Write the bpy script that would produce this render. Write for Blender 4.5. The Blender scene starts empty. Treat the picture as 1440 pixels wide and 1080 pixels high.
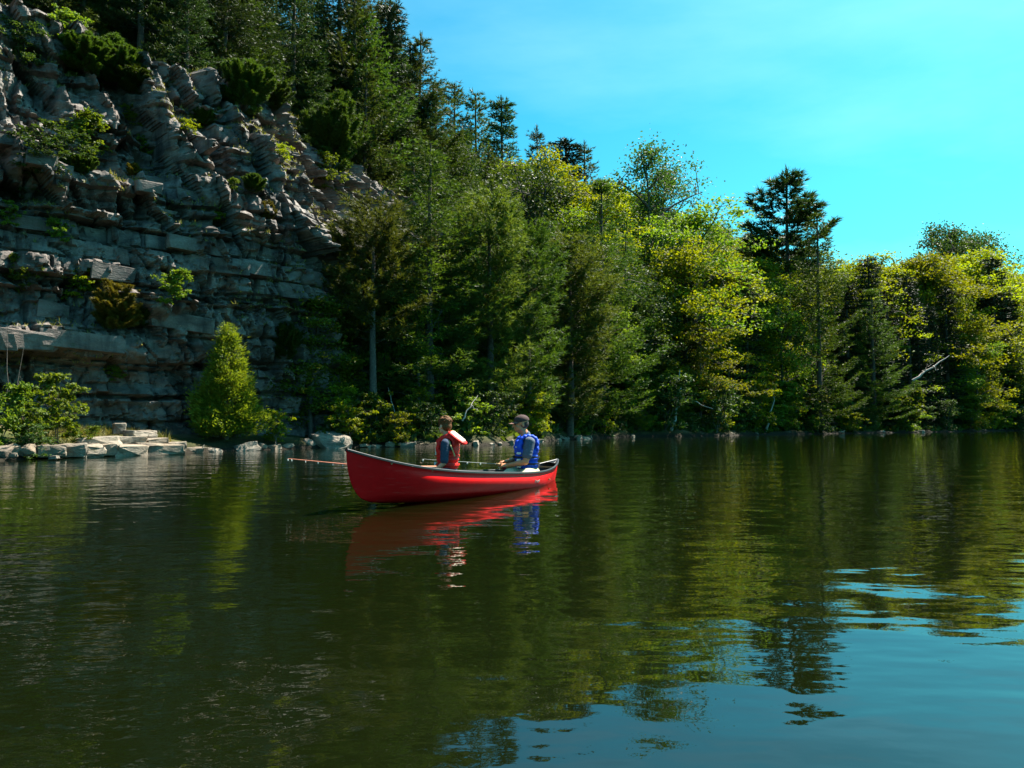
import bpy, bmesh, math, random, time
_T0 = time.time()
import numpy as np
from mathutils import Vector, Matrix, Quaternion
from mathutils.bvhtree import BVHTree

R = math.radians
random.seed(7)
rng = np.random.default_rng(11)
scene = bpy.context.scene
COL = scene.collection

# ------------------------------------------------------------------ camera, sky, sun, exposure
CAM_H, F_PX, PITCH = 0.88, 1080.0, math.atan(54 / 1080.0)
cam = bpy.data.cameras.new('camera'); camo = bpy.data.objects.new('camera', cam); COL.objects.link(camo)
cam.sensor_width = 36; cam.lens = 27; cam.clip_end = 2000; cam.clip_start = 0.05
camo.location = (0, 0, CAM_H); camo.rotation_euler = (math.pi / 2 + PITCH, 0, 0)
scene.camera = camo
SUN_AZ, SUN_EL = 54.0, 55.0            # azimuth to the right of straight ahead
world = bpy.data.worlds.new('World'); scene.world = world; world.use_nodes = True
wn, wl = world.node_tree.nodes, world.node_tree.links
bg = wn['Background']
sky = wn.new('ShaderNodeTexSky'); sky.sky_type = 'NISHITA'; sky.sun_disc = False
sky.sun_elevation = R(SUN_EL); sky.sun_rotation = R(SUN_AZ); sky.air_density = 1.0; sky.dust_density = 1.0; sky.ozone_density = 1.5
hs = wn.new('ShaderNodeHueSaturation'); hs.inputs['Saturation'].default_value = 1.35
mx = wn.new('ShaderNodeMix'); mx.data_type = 'RGBA'; mx.blend_type = 'MULTIPLY'; mx.inputs[0].default_value = 1.0
mx.inputs[7].default_value = (0.33, 1.24, 1.0, 1)
wl.new(sky.outputs[0], hs.inputs['Color']); wl.new(hs.outputs[0], mx.inputs[6]); 
tcw = wn.new('ShaderNodeTexCoord'); mpw = wn.new('ShaderNodeMapping'); mpw.inputs['Scale'].default_value = (1.2, 2.6, 5.0); mpw.inputs['Rotation'].default_value = (0.3, 0.5, 0.4)
nzw = wn.new('ShaderNodeTexNoise'); nzw.inputs['Scale'].default_value = 1.3; nzw.inputs['Detail'].default_value = 7; nzw.inputs['Roughness'].default_value = 0.55
rmw = wn.new('ShaderNodeMapRange'); rmw.inputs[1].default_value = 0.42; rmw.inputs[2].default_value = 0.75; rmw.inputs[3].default_value = 0.0; rmw.inputs[4].default_value = 0.085
cir = wn.new('ShaderNodeMix'); cir.data_type = 'RGBA'; cir.inputs[7].default_value = (11, 15, 16, 1)       # thin high cirrus veil
wl.new(tcw.outputs['Generated'], mpw.inputs['Vector']); wl.new(mpw.outputs[0], nzw.inputs['Vector']); wl.new(nzw.outputs['Fac'], rmw.inputs[0])
wl.new(rmw.outputs[0], cir.inputs[0]); wl.new(mx.outputs[2], cir.inputs[6]); wl.new(cir.outputs[2], bg.inputs['Color'])
bg.inputs['Strength'].default_value = 0.056
sl = bpy.data.lights.new('sun', 'SUN'); sl.energy = 5.0; sl.angle = R(0.53); sl.color = (1.0, 0.93, 0.82)
so = bpy.data.objects.new('sun', sl); COL.objects.link(so)
SUN = Vector((math.sin(R(SUN_AZ)) * math.cos(R(SUN_EL)), math.cos(R(SUN_AZ)) * math.cos(R(SUN_EL)), math.sin(R(SUN_EL))))
so.rotation_euler = SUN.to_track_quat('Z', 'Y').to_euler(); so.location = (20, 20, 60)
vs = scene.view_settings; vs.view_transform = 'Standard'; vs.look = 'None'; vs.exposure = 1.85; vs.gamma = 1.0
vs.use_curve_mapping = False
scene.render.engine = 'CYCLES'
scene.cycles.max_bounces = 4; scene.cycles.diffuse_bounces = 1; scene.cycles.glossy_bounces = 2
scene.cycles.transmission_bounces = 3; scene.cycles.transparent_max_bounces = 4
scene.cycles.caustics_reflective = False; scene.cycles.caustics_refractive = False

def pix(px, py):
    """direction of the ray through photo pixel (1440x1080 frame), unit y-depth"""
    x = (px - 720) / F_PX; z = (540 - py) / F_PX
    c, s = math.cos(PITCH), math.sin(PITCH)
    v = Vector((x, c - z * s, s + z * c))
    return v / v.y
CAMV = Vector((0, 0, CAM_H))
def at(px, py, d):
    return CAMV + pix(px, py) * d

# ------------------------------------------------------------------ helpers
def tag(o, label=None, cat=None, group=None, kind=None):
    if label: o['label'] = label
    if cat: o['category'] = cat
    if group: o['group'] = group
    if kind: o['kind'] = kind
    return o
def link(name, me, parent=None, mat=None):
    o = bpy.data.objects.new(name, me); COL.objects.link(o)
    if parent is not None: o.parent = parent
    if mat is not None and not me.materials: me.materials.append(mat)
    return o
def empty(name, loc=(0, 0, 0), rz=0.0):
    o = bpy.data.objects.new(name, None); COL.objects.link(o); o.location = loc; o.rotation_euler = (0, 0, rz)
    o.empty_display_size = 0.2
    return o
def mesh_np(name, v, f, mat=None, smooth=False):
    """v (N,3); f (M,k) constant k"""
    v = np.asarray(v, dtype=np.float32); f = np.asarray(f, dtype=np.int32)
    me = bpy.data.meshes.new(name)
    k = f.shape[1]
    me.vertices.add(len(v)); me.vertices.foreach_set('co', v.ravel())
    me.loops.add(f.size); me.loops.foreach_set('vertex_index', f.ravel())
    me.polygons.add(len(f)); me.polygons.foreach_set('loop_start', np.arange(0, f.size, k, dtype=np.int32))
    me.polygons.foreach_set('use_smooth', np.full(len(f), smooth))
    me.update(calc_edges=True); me.validate()
    if mat: me.materials.append(mat)
    return me
def mesh_bm(name, bm, mat=None, smooth=False):
    me = bpy.data.meshes.new(name)
    bmesh.ops.recalc_face_normals(bm, faces=bm.faces[:])
    bm.to_mesh(me); bm.free()
    if smooth: me.polygons.foreach_set('use_smooth', [True] * len(me.polygons))
    if mat: me.materials.append(mat)
    return me

def _h(ix, iy, iz, seed):
    n = (ix.astype(np.int64) * 374761393 + iy.astype(np.int64) * 668265263 + iz.astype(np.int64) * 2147483647 + seed * 1274126177) & 0xffffffff
    n = ((n ^ (n >> 13)) * 1274126177) & 0xffffffff
    n = ((n ^ (n >> 16)) * 2246822519) & 0xffffffff
    return ((n ^ (n >> 15)) & 0xffffff) / float(0xffffff)
def vnoise(x, y, z=None, seed=0):
    x = np.asarray(x, float); y = np.asarray(y, float) + 0 * x
    z = (np.zeros_like(x) if z is None else np.asarray(z, float) + 0 * x)
    x0, y0, z0 = np.floor(x), np.floor(y), np.floor(z)
    fx, fy, fz = x - x0, y - y0, z - z0
    fx = fx * fx * (3 - 2 * fx); fy = fy * fy * (3 - 2 * fy); fz = fz * fz * (3 - 2 * fz)
    r = 0
    for a in (0, 1):
        for b in (0, 1):
            for c in (0, 1):
                w = (fx if a else 1 - fx) * (fy if b else 1 - fy) * (fz if c else 1 - fz)
                r = r + w * _h(x0 + a, y0 + b, z0 + c, seed)
    return r * 2 - 1
def fbm(x, y, z=None, oc=4, seed=0):
    r = 0; a = 1.0; f = 1.0
    for i in range(oc):
        r = r + a * vnoise(x * f, y * f, None if z is None else z * f, seed + i * 17); a *= 0.5; f *= 2.03
    return r
def sstep(a, b, x):
    t = np.clip((x - a) / (b - a), 0, 1); return t * t * (3 - 2 * t)

# ------------------------------------------------------------------ materials
MATS = {}
def new_mat(name):
    m = bpy.data.materials.new(name); m.use_nodes = True
    nt = m.node_tree; return m, nt.nodes, nt.links, nt.nodes['Principled BSDF']
def simple(name, col, rough=0.6, spec=0.5, bump=0.0, bscale=60, vary=0.12, metal=0.0):
    if name in MATS: return MATS[name]
    m, n, l, p = new_mat(name)
    p.inputs['Roughness'].default_value = rough; p.inputs['Specular IOR Level'].default_value = spec; p.inputs['Metallic'].default_value = metal
    tc = n.new('ShaderNodeTexCoord'); nz = n.new('ShaderNodeTexNoise'); nz.inputs['Scale'].default_value = bscale; nz.inputs['Detail'].default_value = 4
    l.new(tc.outputs['Object'], nz.inputs['Vector'])
    cr = n.new('ShaderNodeValToRGB')
    cr.color_ramp.elements[0].position = 0.3; cr.color_ramp.elements[1].position = 0.7
    cr.color_ramp.elements[0].color = tuple(c * (1 - vary) for c in col) + (1,)
    cr.color_ramp.elements[1].color = tuple(min(1, c * (1 + vary)) for c in col) + (1,)
    l.new(nz.outputs['Fac'], cr.inputs[0]); l.new(cr.outputs[0], p.inputs['Base Color'])
    if bump:
        b = n.new('ShaderNodeBump'); b.inputs['Strength'].default_value = bump; b.inputs['Distance'].default_value = 0.01
        l.new(nz.outputs['Fac'], b.inputs['Height']); l.new(b.outputs[0], p.inputs['Normal'])
    MATS[name] = m
    return m
def leaf_mat(name, c0, c1, trans=0.45, tcol=(1.25, 1.15, 0.5), rough=0.55, ovar=0.38):
    m, n, l, p = new_mat(name)
    geo = n.new('ShaderNodeNewGeometry'); oi = n.new('ShaderNodeObjectInfo')
    r1 = n.new('ShaderNodeMix'); r1.data_type = 'RGBA'
    l.new(geo.outputs['Random Per Island'], r1.inputs[0]); r1.inputs[6].default_value = c0 + (1,); r1.inputs[7].default_value = c1 + (1,)
    hsv = n.new('ShaderNodeHueSaturation')
    mr = n.new('ShaderNodeMapRange'); mr.inputs[3].default_value = 1 - ovar; mr.inputs[4].default_value = 1 + ovar
    l.new(oi.outputs['Random'], mr.inputs[0]); l.new(mr.outputs[0], hsv.inputs['Value'])
    mh = n.new('ShaderNodeMapRange'); mh.inputs[3].default_value = 0.485; mh.inputs[4].default_value = 0.515
    l.new(oi.outputs['Random'], mh.inputs[0]); l.new(mh.outputs[0], hsv.inputs['Hue'])
    l.new(r1.outputs[2], hsv.inputs['Color'])
    l.new(hsv.outputs[0], p.inputs['Base Color']); p.inputs['Roughness'].default_value = rough; p.inputs['Specular IOR Level'].default_value = 0.25
    tr = n.new('ShaderNodeBsdfTranslucent')
    mt = n.new('ShaderNodeMix'); mt.data_type = 'RGBA'; mt.blend_type = 'MULTIPLY'; mt.inputs[0].default_value = 1; mt.inputs[7].default_value = tcol + (1,)
    mt.clamp_result = False
    l.new(hsv.outputs[0], mt.inputs[6]); l.new(mt.outputs[2], tr.inputs['Color'])
    ms = n.new('ShaderNodeMixShader'); ms.inputs[0].default_value = trans
    l.new(p.outputs[0], ms.inputs[1]); l.new(tr.outputs[0], ms.inputs[2]); l.new(ms.outputs[0], n['Material Output'].inputs['Surface'])
    return m
M_PINE = leaf_mat('needles_white_pine', (0.024, 0.060, 0.010), (0.080, 0.135, 0.014), 0.40)
M_RPINE = leaf_mat('needles_red_pine', (0.045, 0.075, 0.012), (0.120, 0.150, 0.022), 0.38)
M_RDG = leaf_mat('needles_ridge_pine', (0.020, 0.038, 0.008), (0.060, 0.080, 0.014), 0.35)
M_SPR = leaf_mat('needles_spruce', (0.018, 0.042, 0.012), (0.045, 0.080, 0.016), 0.25)
M_SPD = leaf_mat('needles_black_spruce', (0.008, 0.018, 0.008), (0.020, 0.036, 0.010), 0.10)
M_CED = leaf_mat('cedar_sprays', (0.075, 0.115, 0.008), (0.170, 0.200, 0.014), 0.45)
M_BRD = leaf_mat('leaves_green', (0.060, 0.115, 0.008), (0.150, 0.205, 0.014), 0.52)
M_YEL = leaf_mat('leaves_yellow_green', (0.120, 0.165, 0.006), (0.215, 0.250, 0.010), 0.56, (1.28, 1.13, 0.3))
M_DRK = leaf_mat('leaves_dark', (0.025, 0.060, 0.012), (0.060, 0.105, 0.016), 0.4)
M_RUST = leaf_mat('juniper_rust', (0.085, 0.085, 0.010), (0.150, 0.120, 0.018), 0.35)
M_GRASS = leaf_mat('grass_dry', (0.10, 0.12, 0.02), (0.25, 0.22, 0.07), 0.4)
M_LITTER = leaf_mat('undergrowth', (0.025, 0.05, 0.010), (0.09, 0.125, 0.02), 0.4)
M_BARK = simple('bark', (0.085, 0.065, 0.050), 0.9, 0.2, 0.6, 14, 0.4)
M_BARKG = simple('bark_grey', (0.105, 0.088, 0.075), 0.9, 0.2, 0.6, 14, 0.35)
M_DEAD = simple('dead_wood', (0.38, 0.34, 0.30), 0.85, 0.2, 0.4, 20, 0.25)

def rock_mat(name, dark, mid, light, warm, green, streak=1.0):
    m, n, l, p = new_mat(name)
    p.inputs['Roughness'].default_value = 0.78; p.inputs['Specular IOR Level'].default_value = 0.35
    geo = n.new('ShaderNodeNewGeometry')
    def noise(scale, detail, sc3=(1, 1, 1), rough=0.6):
        mp = n.new('ShaderNodeMapping'); mp.inputs['Scale'].default_value = sc3
        l.new(geo.outputs['Position'], mp.inputs['Vector'])
        t = n.new('ShaderNodeTexNoise'); t.inputs['Scale'].default_value = scale; t.inputs['Detail'].default_value = detail; t.inputs['Roughness'].default_value = rough
        l.new(mp.outputs[0], t.inputs['Vector']); return t.outputs['Fac']
    def ramp(fac, a, b, ca=(0, 0, 0, 1), cb=(1, 1, 1, 1)):
        r = n.new('ShaderNodeValToRGB'); r.color_ramp.elements[0].position = a; r.color_ramp.elements[1].position = b
        r.color_ramp.elements[0].color = ca; r.color_ramp.elements[1].color = cb; l.new(fac, r.inputs[0]); return r.outputs[0]
    def mix(f, a, b, blend='MIX'):
        x = n.new('ShaderNodeMix'); x.data_type = 'RGBA'; x.blend_type = blend
        if isinstance(f, float): x.inputs[0].default_value = f
        else: l.new(f, x.inputs[0])
        for s, v in ((6, a), (7, b)):
            if isinstance(v, tuple): x.inputs[s].default_value = v + (1,)
            else: l.new(v, x.inputs[s])
        return x.outputs[2]
    base = ramp(noise(0.9, 8, (1, 1, 2.2)), 0.35, 0.68, mid + (1,), light + (1,))
    base = mix(ramp(noise(0.35, 5), 0.48, 0.7), base, warm)
    base = mix(ramp(noise(1.6, 7, (1.4, 1.4, 0.22)), 0.50, 0.72), base, dark)       # water stains running down
    base = mix(ramp(noise(3.1, 6), 0.60, 0.74), base, green)                          # lichen
    base = mix(ramp(noise(7.0, 6, (1, 1, 1.6)), 0.62, 0.75), base, light)             # pale lichen spots
    fine = noise(14, 8, (1, 1, 1.5), 0.7)
    base = mix(0.55, base, ramp(fine, 0.25, 0.75, (0.55, 0.55, 0.55, 1), (1.25, 1.25, 1.25, 1)), 'MULTIPLY')
    l.new(base, p.inputs['Base Color'])
    b1 = n.new('ShaderNodeBump'); b1.inputs['Strength'].default_value = 0.9; b1.inputs['Distance'].default_value = 0.06
    l.new(noise(4.0, 9, (1, 1, 2.4), 0.65), b1.inputs['Height'])
    b2 = n.new('ShaderNodeBump'); b2.inputs['Strength'].default_value = 0.7; b2.inputs['Distance'].default_value = 0.02
    l.new(fine, b2.inputs['Height']); l.new(b1.outputs[0], b2.inputs['Normal']); l.new(b2.outputs[0], p.inputs['Normal'])
    return m
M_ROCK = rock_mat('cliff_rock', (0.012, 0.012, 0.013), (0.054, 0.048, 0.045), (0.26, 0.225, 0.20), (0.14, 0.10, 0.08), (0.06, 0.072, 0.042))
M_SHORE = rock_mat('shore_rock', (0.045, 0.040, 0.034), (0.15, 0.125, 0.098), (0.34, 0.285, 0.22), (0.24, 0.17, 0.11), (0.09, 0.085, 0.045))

def ground_mat():
    m, n, l, p = new_mat('forest_floor'); p.inputs['Roughness'].default_value = 0.95; p.inputs['Specular IOR Level'].default_value = 0.15
    geo = n.new('ShaderNodeNewGeometry')
    t = n.new('ShaderNodeTexNoise'); t.inputs['Scale'].default_value = 1.3; t.inputs['Detail'].default_value = 9; l.new(geo.outputs['Position'], t.inputs['Vector'])
    r = n.new('ShaderNodeValToRGB'); e = r.color_ramp.elements
    e[0].position = 0.32; e[0].color = (0.030, 0.040, 0.012, 1); e[1].position = 0.7; e[1].color = (0.16, 0.115, 0.065, 1)
    x = e.new(0.5); x.color = (0.075, 0.080, 0.022, 1)
    l.new(t.outputs['Fac'], r.inputs[0])
    sp = n.new('ShaderNodeSeparateXYZ'); l.new(geo.outputs['Position'], sp.inputs[0])
    wr = n.new('ShaderNodeMapRange'); wr.inputs[1].default_value = 0.08; wr.inputs[2].default_value = 0.45; l.new(sp.outputs['Z'], wr.inputs[0])
    wm = n.new('ShaderNodeMix'); wm.data_type = 'RGBA'; wm.inputs[6].default_value = (0.018, 0.015, 0.010, 1); l.new(wr.outputs[0], wm.inputs[0]); l.new(r.outputs[0], wm.inputs[7])
    l.new(wm.outputs[2], p.inputs['Base Color'])
    b = n.new('ShaderNodeBump'); b.inputs['Strength'].default_value = 1; b.inputs['Distance'].default_value = 0.08
    t2 = n.new('ShaderNodeTexNoise'); t2.inputs['Scale'].default_value = 9; t2.inputs['Detail'].default_value = 8; l.new(geo.outputs['Position'], t2.inputs['Vector'])
    l.new(t2.outputs['Fac'], b.inputs['Height']); l.new(b.outputs[0], p.inputs['Normal'])
    return m
M_GROUND = ground_mat()

def water_mat():
    m, n, l, p = new_mat('lake_water')
    p.inputs['Base Color'].default_value = (0.0030, 0.0048, 0.0010, 1); p.inputs['Roughness'].default_value = 0.015; p.inputs['IOR'].default_value = 1.55
    geo = n.new('ShaderNodeNewGeometry')
    def nz(scale, detail, sc, rot=0.0):
        mp = n.new('ShaderNodeMapping'); mp.inputs['Scale'].default_value = sc; mp.inputs['Rotation'].default_value = (0, 0, rot)
        l.new(geo.outputs['Position'], mp.inputs['Vector'])
        t = n.new('ShaderNodeTexNoise'); t.inputs['Scale'].default_value = scale; t.inputs['Detail'].default_value = detail; t.inputs['Roughness'].default_value = 0.45
        l.new(mp.outputs[0], t.inputs['Vector']); return t.outputs['Fac']
    def mul(a, k):
        x = n.new('ShaderNodeMath'); x.operation = 'MULTIPLY'
        for s, v in ((0, a), (1, k)):
            if isinstance(v, float): x.inputs[s].default_value = v
            else: l.new(v, x.inputs[s])
        return x.outputs[0]
    def add(a, b):
        x = n.new('ShaderNodeMath'); x.operation = 'ADD'; l.new(a, x.inputs[0]); l.new(b, x.inputs[1]); return x.outputs[0]
    # wind patches: fine ripple is stronger on the cliff side and away from the glassy patch
    sep = n.new('ShaderNodeSeparateXYZ'); l.new(geo.outputs['Position'], sep.inputs[0])
    patch = n.new('ShaderNodeMapRange'); patch.inputs[1].default_value = 0.9; patch.inputs[2].default_value = -1.2; patch.inputs[3].default_value = 0.20; patch.inputs[4].default_value = 1.0
    l.new(add(sep.outputs['X'], mul(nz(0.5, 2, (1, 1, 1)), 1.2)), patch.inputs[0])
    h = mul(nz(0.75, 2, (1.0, 1.5, 1), 0.5), 0.020)
    h = add(h, mul(nz(2.2, 2, (0.8, 1.6, 1), 0.15), 0.0075))
    fine = add(mul(nz(7.0, 2, (0.8, 1.5, 1), -0.3), 0.0030), mul(nz(17.0, 2, (1, 1.3, 1), 0.6), 0.0009))
    h = add(h, mul(fine, patch.outputs[0]))
    b = n.new('ShaderNodeBump'); b.inputs['Strength'].default_value = 1.0; b.inputs['Distance'].default_value = 1.0
    l.new(h, b.inputs['Height']); l.new(b.outputs[0], p.inputs['Normal'])
    return m
M_WATER = water_mat()

# ------------------------------------------------------------------ terrain
SHORE = [(-60, -40), (-34, -8), (-17, 11.5), (-11.9, 17.8), (-9.6, 21.3), (-7.9, 24.6), (-6.4, 26.2), (-4.0, 27.3), (-0.9, 29.4), (1.2, 34), (2.9, 39.8), (7.9, 47.0),
         (13, 50.5), (19.7, 56), (36.5, 68), (56, 83), (110, 118), (200, 160)]
#            x     y     top  width
CLIFF = [(-60, -20, 14, 5), (-36, 1, 14, 4), (-22, 13.2, 13.8, 2.4), (-15.6, 19.6, 13.6, 2.4), (-11, 23.8, 13.3, 2.4), (-7.3, 27.4, 13.0, 2.4), (-6.3, 31, 12.8, 3), (-5.0, 35.5, 12.6, 2.6),
         (-2.2, 40, 12.0, 2.6), (1.0, 47, 10.5, 3.5), (5, 56, 8.0, 5), (12, 66, 7.5, 5), (24, 78, 8.5, 5), (50, 98, 10.0, 6), (90, 124, 10, 6), (190, 190, 9, 15)]
def polydist(px, py, pts):
    """signed distance (positive = left / inland side) to polyline, nearest segment index and parameter"""
    P = np.array([q[:2] for q in pts], float)
    best = np.full(px.shape, 1e9); sgn = np.ones(px.shape); seg = np.zeros(px.shape, int); par = np.zeros(px.shape)
    for i in range(len(P) - 1):
        a, b = P[i], P[i + 1]; d = b - a; L2 = d @ d
        t = np.clip(((px - a[0]) * d[0] + (py - a[1]) * d[1]) / L2, 0, 1)
        qx, qy = a[0] + t * d[0] - px, a[1] + t * d[1] - py
        dist = np.hypot(qx, qy)
        cr = d[0] * (py - a[1]) - d[1] * (px - a[0])
        m = dist < best - 1e-9
        best = np.where(m, dist, best); sgn = np.where(m, np.where(cr >= 0, 1, -1), sgn); seg = np.where(m, i, seg); par = np.where(m, t, par)
    return best * sgn, seg, par
CT = np.array([q[2] for q in CLIFF], float); CW = np.array([q[3] for q in CLIFF], float)
def height(x, y):
    x = np.asarray(x, float); y = np.asarray(y, float)
    wob = 0.35 * fbm(x * 0.35, y * 0.35, oc=3, seed=3)
    u, _, _ = polydist(x, y, SHORE); u = u + wob
    c, sg, t = polydist(x, y, CLIFF)
    top = CT[sg] * (1 - t) + CT[sg + 1] * t; wd = CW[sg] * (1 - t) + CW[sg + 1] * t
    slope = 0.20 + 0.22 * sstep(-7, -3, x) - 0.27 * sstep(4, 25, x)
    base = np.where(u < 0, np.maximum(u * 0.55, -3.0), 0.10 * sstep(0, 0.3, u) + slope * u)
    base = np.minimum(base, 6.0)
    hill = top + 0.10 * np.clip(c, 0, 60) + 0.5 * fbm(x * 0.13, y * 0.13, oc=4, seed=9)
    p = sstep(0.8 * wd, 2.0 * wd, c)
    h = base * (1 - p) + hill * p
    return h + np.where(u > 0.2, 0.10 * fbm(x * 0.8, y * 0.8, oc=4, seed=5), 0)

def axis_pts(segs):
    out = []
    for a, b, st in segs: out.append(np.arange(a, b, st))
    return np.concatenate(out + [np.array([segs[-1][1]])])
gx = axis_pts([(-140, -40, 5), (-40, -22, 1.2), (-22, 12, 0.35), (12, 60, 1.0), (60, 220, 5)])
gy = axis_pts([(-60, 10, 4), (10, 60, 0.35), (60, 110, 1.0), (110, 260, 6)])
X, Y = np.meshgrid(gx, gy); nx, ny = len(gx), len(gy)
Z = height(X.ravel(), Y.ravel())
tv = np.stack([X.ravel(), Y.ravel(), Z], 1)
ii = (np.arange(ny - 1)[:, None] * nx + np.arange(nx - 1)[None]).ravel()
tf = np.stack([ii, ii + 1, ii + nx + 1, ii + nx], 1)
ZG = Z.reshape(ny, nx)
def hz(x, y):
    i = min(max(int(np.searchsorted(gx, x)) - 1, 0), nx - 2); j = min(max(int(np.searchsorted(gy, y)) - 1, 0), ny - 2)
    a = (x - gx[i]) / (gx[i + 1] - gx[i]); b = (y - gy[j]) / (gy[j + 1] - gy[j])
    return float((ZG[j, i] * (1 - a) + ZG[j, i + 1] * a) * (1 - b) + (ZG[j + 1, i] * (1 - a) + ZG[j + 1, i + 1] * a) * b)
terrain = link('terrain', mesh_np('terrain', tv, tf, M_GROUND, True)); tag(terrain, kind='structure')
terrain['label'] = 'wooded forest floor rising from the lake'

# ------------------------------------------------------------------ cliff face (strata and joints as real relief)
def resample(pts, st):
    P = np.array([q[:2] for q in pts], float)
    seg = np.hypot(*np.diff(P, axis=0).T); cum = np.concatenate([[0], np.cumsum(seg)])
    s = np.arange(0, cum[-1], st)
    x = np.interp(s, cum, P[:, 0]); y = np.interp(s, cum, P[:, 1])
    k = int(1.4 / st); ker = np.hanning(2 * k + 1); ker /= ker.sum()
    xs = np.convolve(np.pad(x, k, mode='reflect', reflect_type='odd'), ker, 'valid'); ys = np.convolve(np.pad(y, k, mode='reflect', reflect_type='odd'), ker, 'valid')
    return s, xs, ys, cum
CPTS = CLIFF[2:10]
ss, cxs, cys, ccum = resample(CPTS, 0.055)
ctop = np.interp(ss, ccum, [q[2] for q in CPTS])
tx, ty = np.gradient(cxs), np.gradient(cys); tl = np.hypot(tx, ty); nxo, nyo = ty / tl, -tx / tl      # outward (water side)
# layer boundaries
lay = [-0.6]
lr = random.Random(21)
while lay[-1] < 15:
    zc_ = lay[-1]
    if lr.random() < 0.62: lay.extend([zc_ + lr.uniform(0.10, 0.2) * (q + 1) for q in range(lr.choice([1, 2, 3]))]); lay.sort()
    else: lay.append(zc_ + (lr.uniform(0.55, 1.15) if zc_ < 6 else lr.uniform(0.35, 0.8)))
lay = np.array(lay); NL = len(lay)
thk = np.append(np.diff(lay), 0.3)
lay_len = np.array([lr.choice([1.6, 2.6, 4.0]) if t > 0.5 else lr.choice([0.7, 1.2, 2.0]) for t in thk])
lay_off = np.array([lr.uniform(-0.10, 0.14) if t > 0.3 else lr.choice([-0.30, -0.22, 0.16, 0.24]) for t in thk])
zz = np.arange(-0.5, 13.0, 0.055)
S, ZR = np.meshgrid(ss, zz)                       # rows: z
TOP = np.interp(S.ravel(), ss, ctop).reshape(S.shape)
def facets(S, Zv, cs, cz, seed, amp, slope):
    u, v = S / cs, Zv / cz; iu, iv = np.floor(u), np.floor(v)
    best = np.full(S.shape, 1e9); sec = best.copy(); val = np.zeros(S.shape)
    for a in (-1, 0, 1):
        for b in (-1, 0, 1):
            cu, cv = iu + a, iv + b; o = cu * 0
            pu, pv = cu + 0.15 + 0.7 * _h(cu, cv, o, seed), cv + 0.15 + 0.7 * _h(cu, cv, o, seed + 1)
            d2 = (u - pu) ** 2 + (v - pv) ** 2
            h = (_h(cu, cv, o, seed + 2) - 0.5) * amp + ((_h(cu, cv, o, seed + 3) - 0.5) * (u - pu) * cs + (_h(cu, cv, o, seed + 4) - 0.62) * (v - pv) * cz) * slope
            m = d2 < best; sec = np.where(m, best, np.minimum(sec, d2)); val = np.where(m, h, val); best = np.where(m, d2, best)
    edge = np.sqrt(sec) - np.sqrt(best)
    return val - 0.25 * amp * np.exp(-(edge / 0.10) ** 2)
def cliff_off(S, Zv):
    S = S + 0.10 * fbm(S * 0.8, Zv * 1.6, oc=3, seed=33)
    warp = 0.05 * fbm(S * 0.9, Zv * 0.4, oc=3, seed=32) + 0.28 * fbm(S * 0.16, S * 0 + 3.3, oc=3, seed=31) + 0.022 * (S - 15)
    zl = Zv - warp
    k = np.clip(np.searchsorted(lay, zl) - 1, 0, NL - 2)
    z0, z1 = lay[k], lay[k + 1]
    dz = np.minimum(zl - z0, z1 - zl)
    ll = lay_len[k]; jit = _h(k, k * 0, k * 0, 77) * 5
    q = (S + (_h(k, k * 0, k * 0, 79) - 0.5) * 1.6 * (zl - z0)) / ll + jit + 0.45 * vnoise(S * 0.9, k * 7.7, seed=4)
    cell = np.floor(q); dj = np.minimum(q - cell, cell + 1 - q) * ll
    blk = _h(k, cell, cell * 0, 5) - 0.5
    tiltb = (_h(k, cell, cell * 0, 8) - 0.5) * (q - cell - 0.5) * ll * 0.45
    strength = 0.55 + 0.75 * sstep(-0.25, 0.45, fbm(S * 0.22, Zv * 0.3, oc=2, seed=40))
    hi_ = sstep(5.8, 7.6, Zv)
    d = lay_off[k] * 1.2 * (1 - 0.65 * hi_) + 0.22 * fbm(S * 0.3, k * 1.7, oc=2, seed=6) + (blk * 0.20 + tiltb * 0.5) * strength * (1 - 0.5 * sstep(6, 8, Zv))
    d = d - 0.20 * _h(k, np.round(q), cell * 0, 13) ** 3 * np.exp(-(dj / 0.035) ** 2) - 0.18 * (1 - 0.75 * hi_) * np.exp(-(dz / 0.035) ** 2) - 0.22 * (1 - hi_) * np.exp(-(np.abs(fbm(S * 0.8 + 0.15 * Zv, Zv * 0.22, oc=3, seed=55)) / 0.028) ** 2)
    d = d + 0.7 * fbm(S * 0.17, Zv * 0.2, oc=3, seed=50) + 0.09 * fbm(S * 1.5, Zv * 2.4, oc=5, seed=51) - 0.30 * sstep(0.86, 1.0, 1 - np.abs(fbm(S * 0.55, Zv * 0.14, oc=3, seed=52)))
    # strong ledges / overhangs
    for zc, s0, s1, a in ((5.7, 3, 11.0, 0.75), (3.1, 2, 16, 0.35), (2.1, 4, 17, -0.35), (4.4, 13.2, 16.5, 0.6), (7.6, 5, 15, 0.4), (1.0, 4, 20, -0.25)):
        w = sstep(s0, s0 + 1.2, S) * (1 - sstep(s1 - 1.2, s1, S))
        d = d + a * w * np.exp(-((zl - zc) / 0.38) ** 4)
    # upper half leans back in sloping ribs and gullies
    up = sstep(6.3, 13, Zv)
    rib = np.abs(fbm(S * 0.55 + Zv * 0.16, Zv * 0.10, oc=3, seed=60))
    d = d - 2.3 * up ** 1.25 + sstep(6, 9, Zv) * (0.55 - 1.0 * rib)
    hi_ = sstep(5.8, 7.6, Zv)
    d = d + (0.36 + 0.64 * hi_) * facets(S + 0.42 * Zv, Zv, 0.62, 2.3, 600, 0.50, 1.3) + (0.75 + 0.15 * hi_) * facets(S - 0.2 * Zv, Zv, 0.34, 0.34, 610, 0.17, 1.2)
    return d
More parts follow.
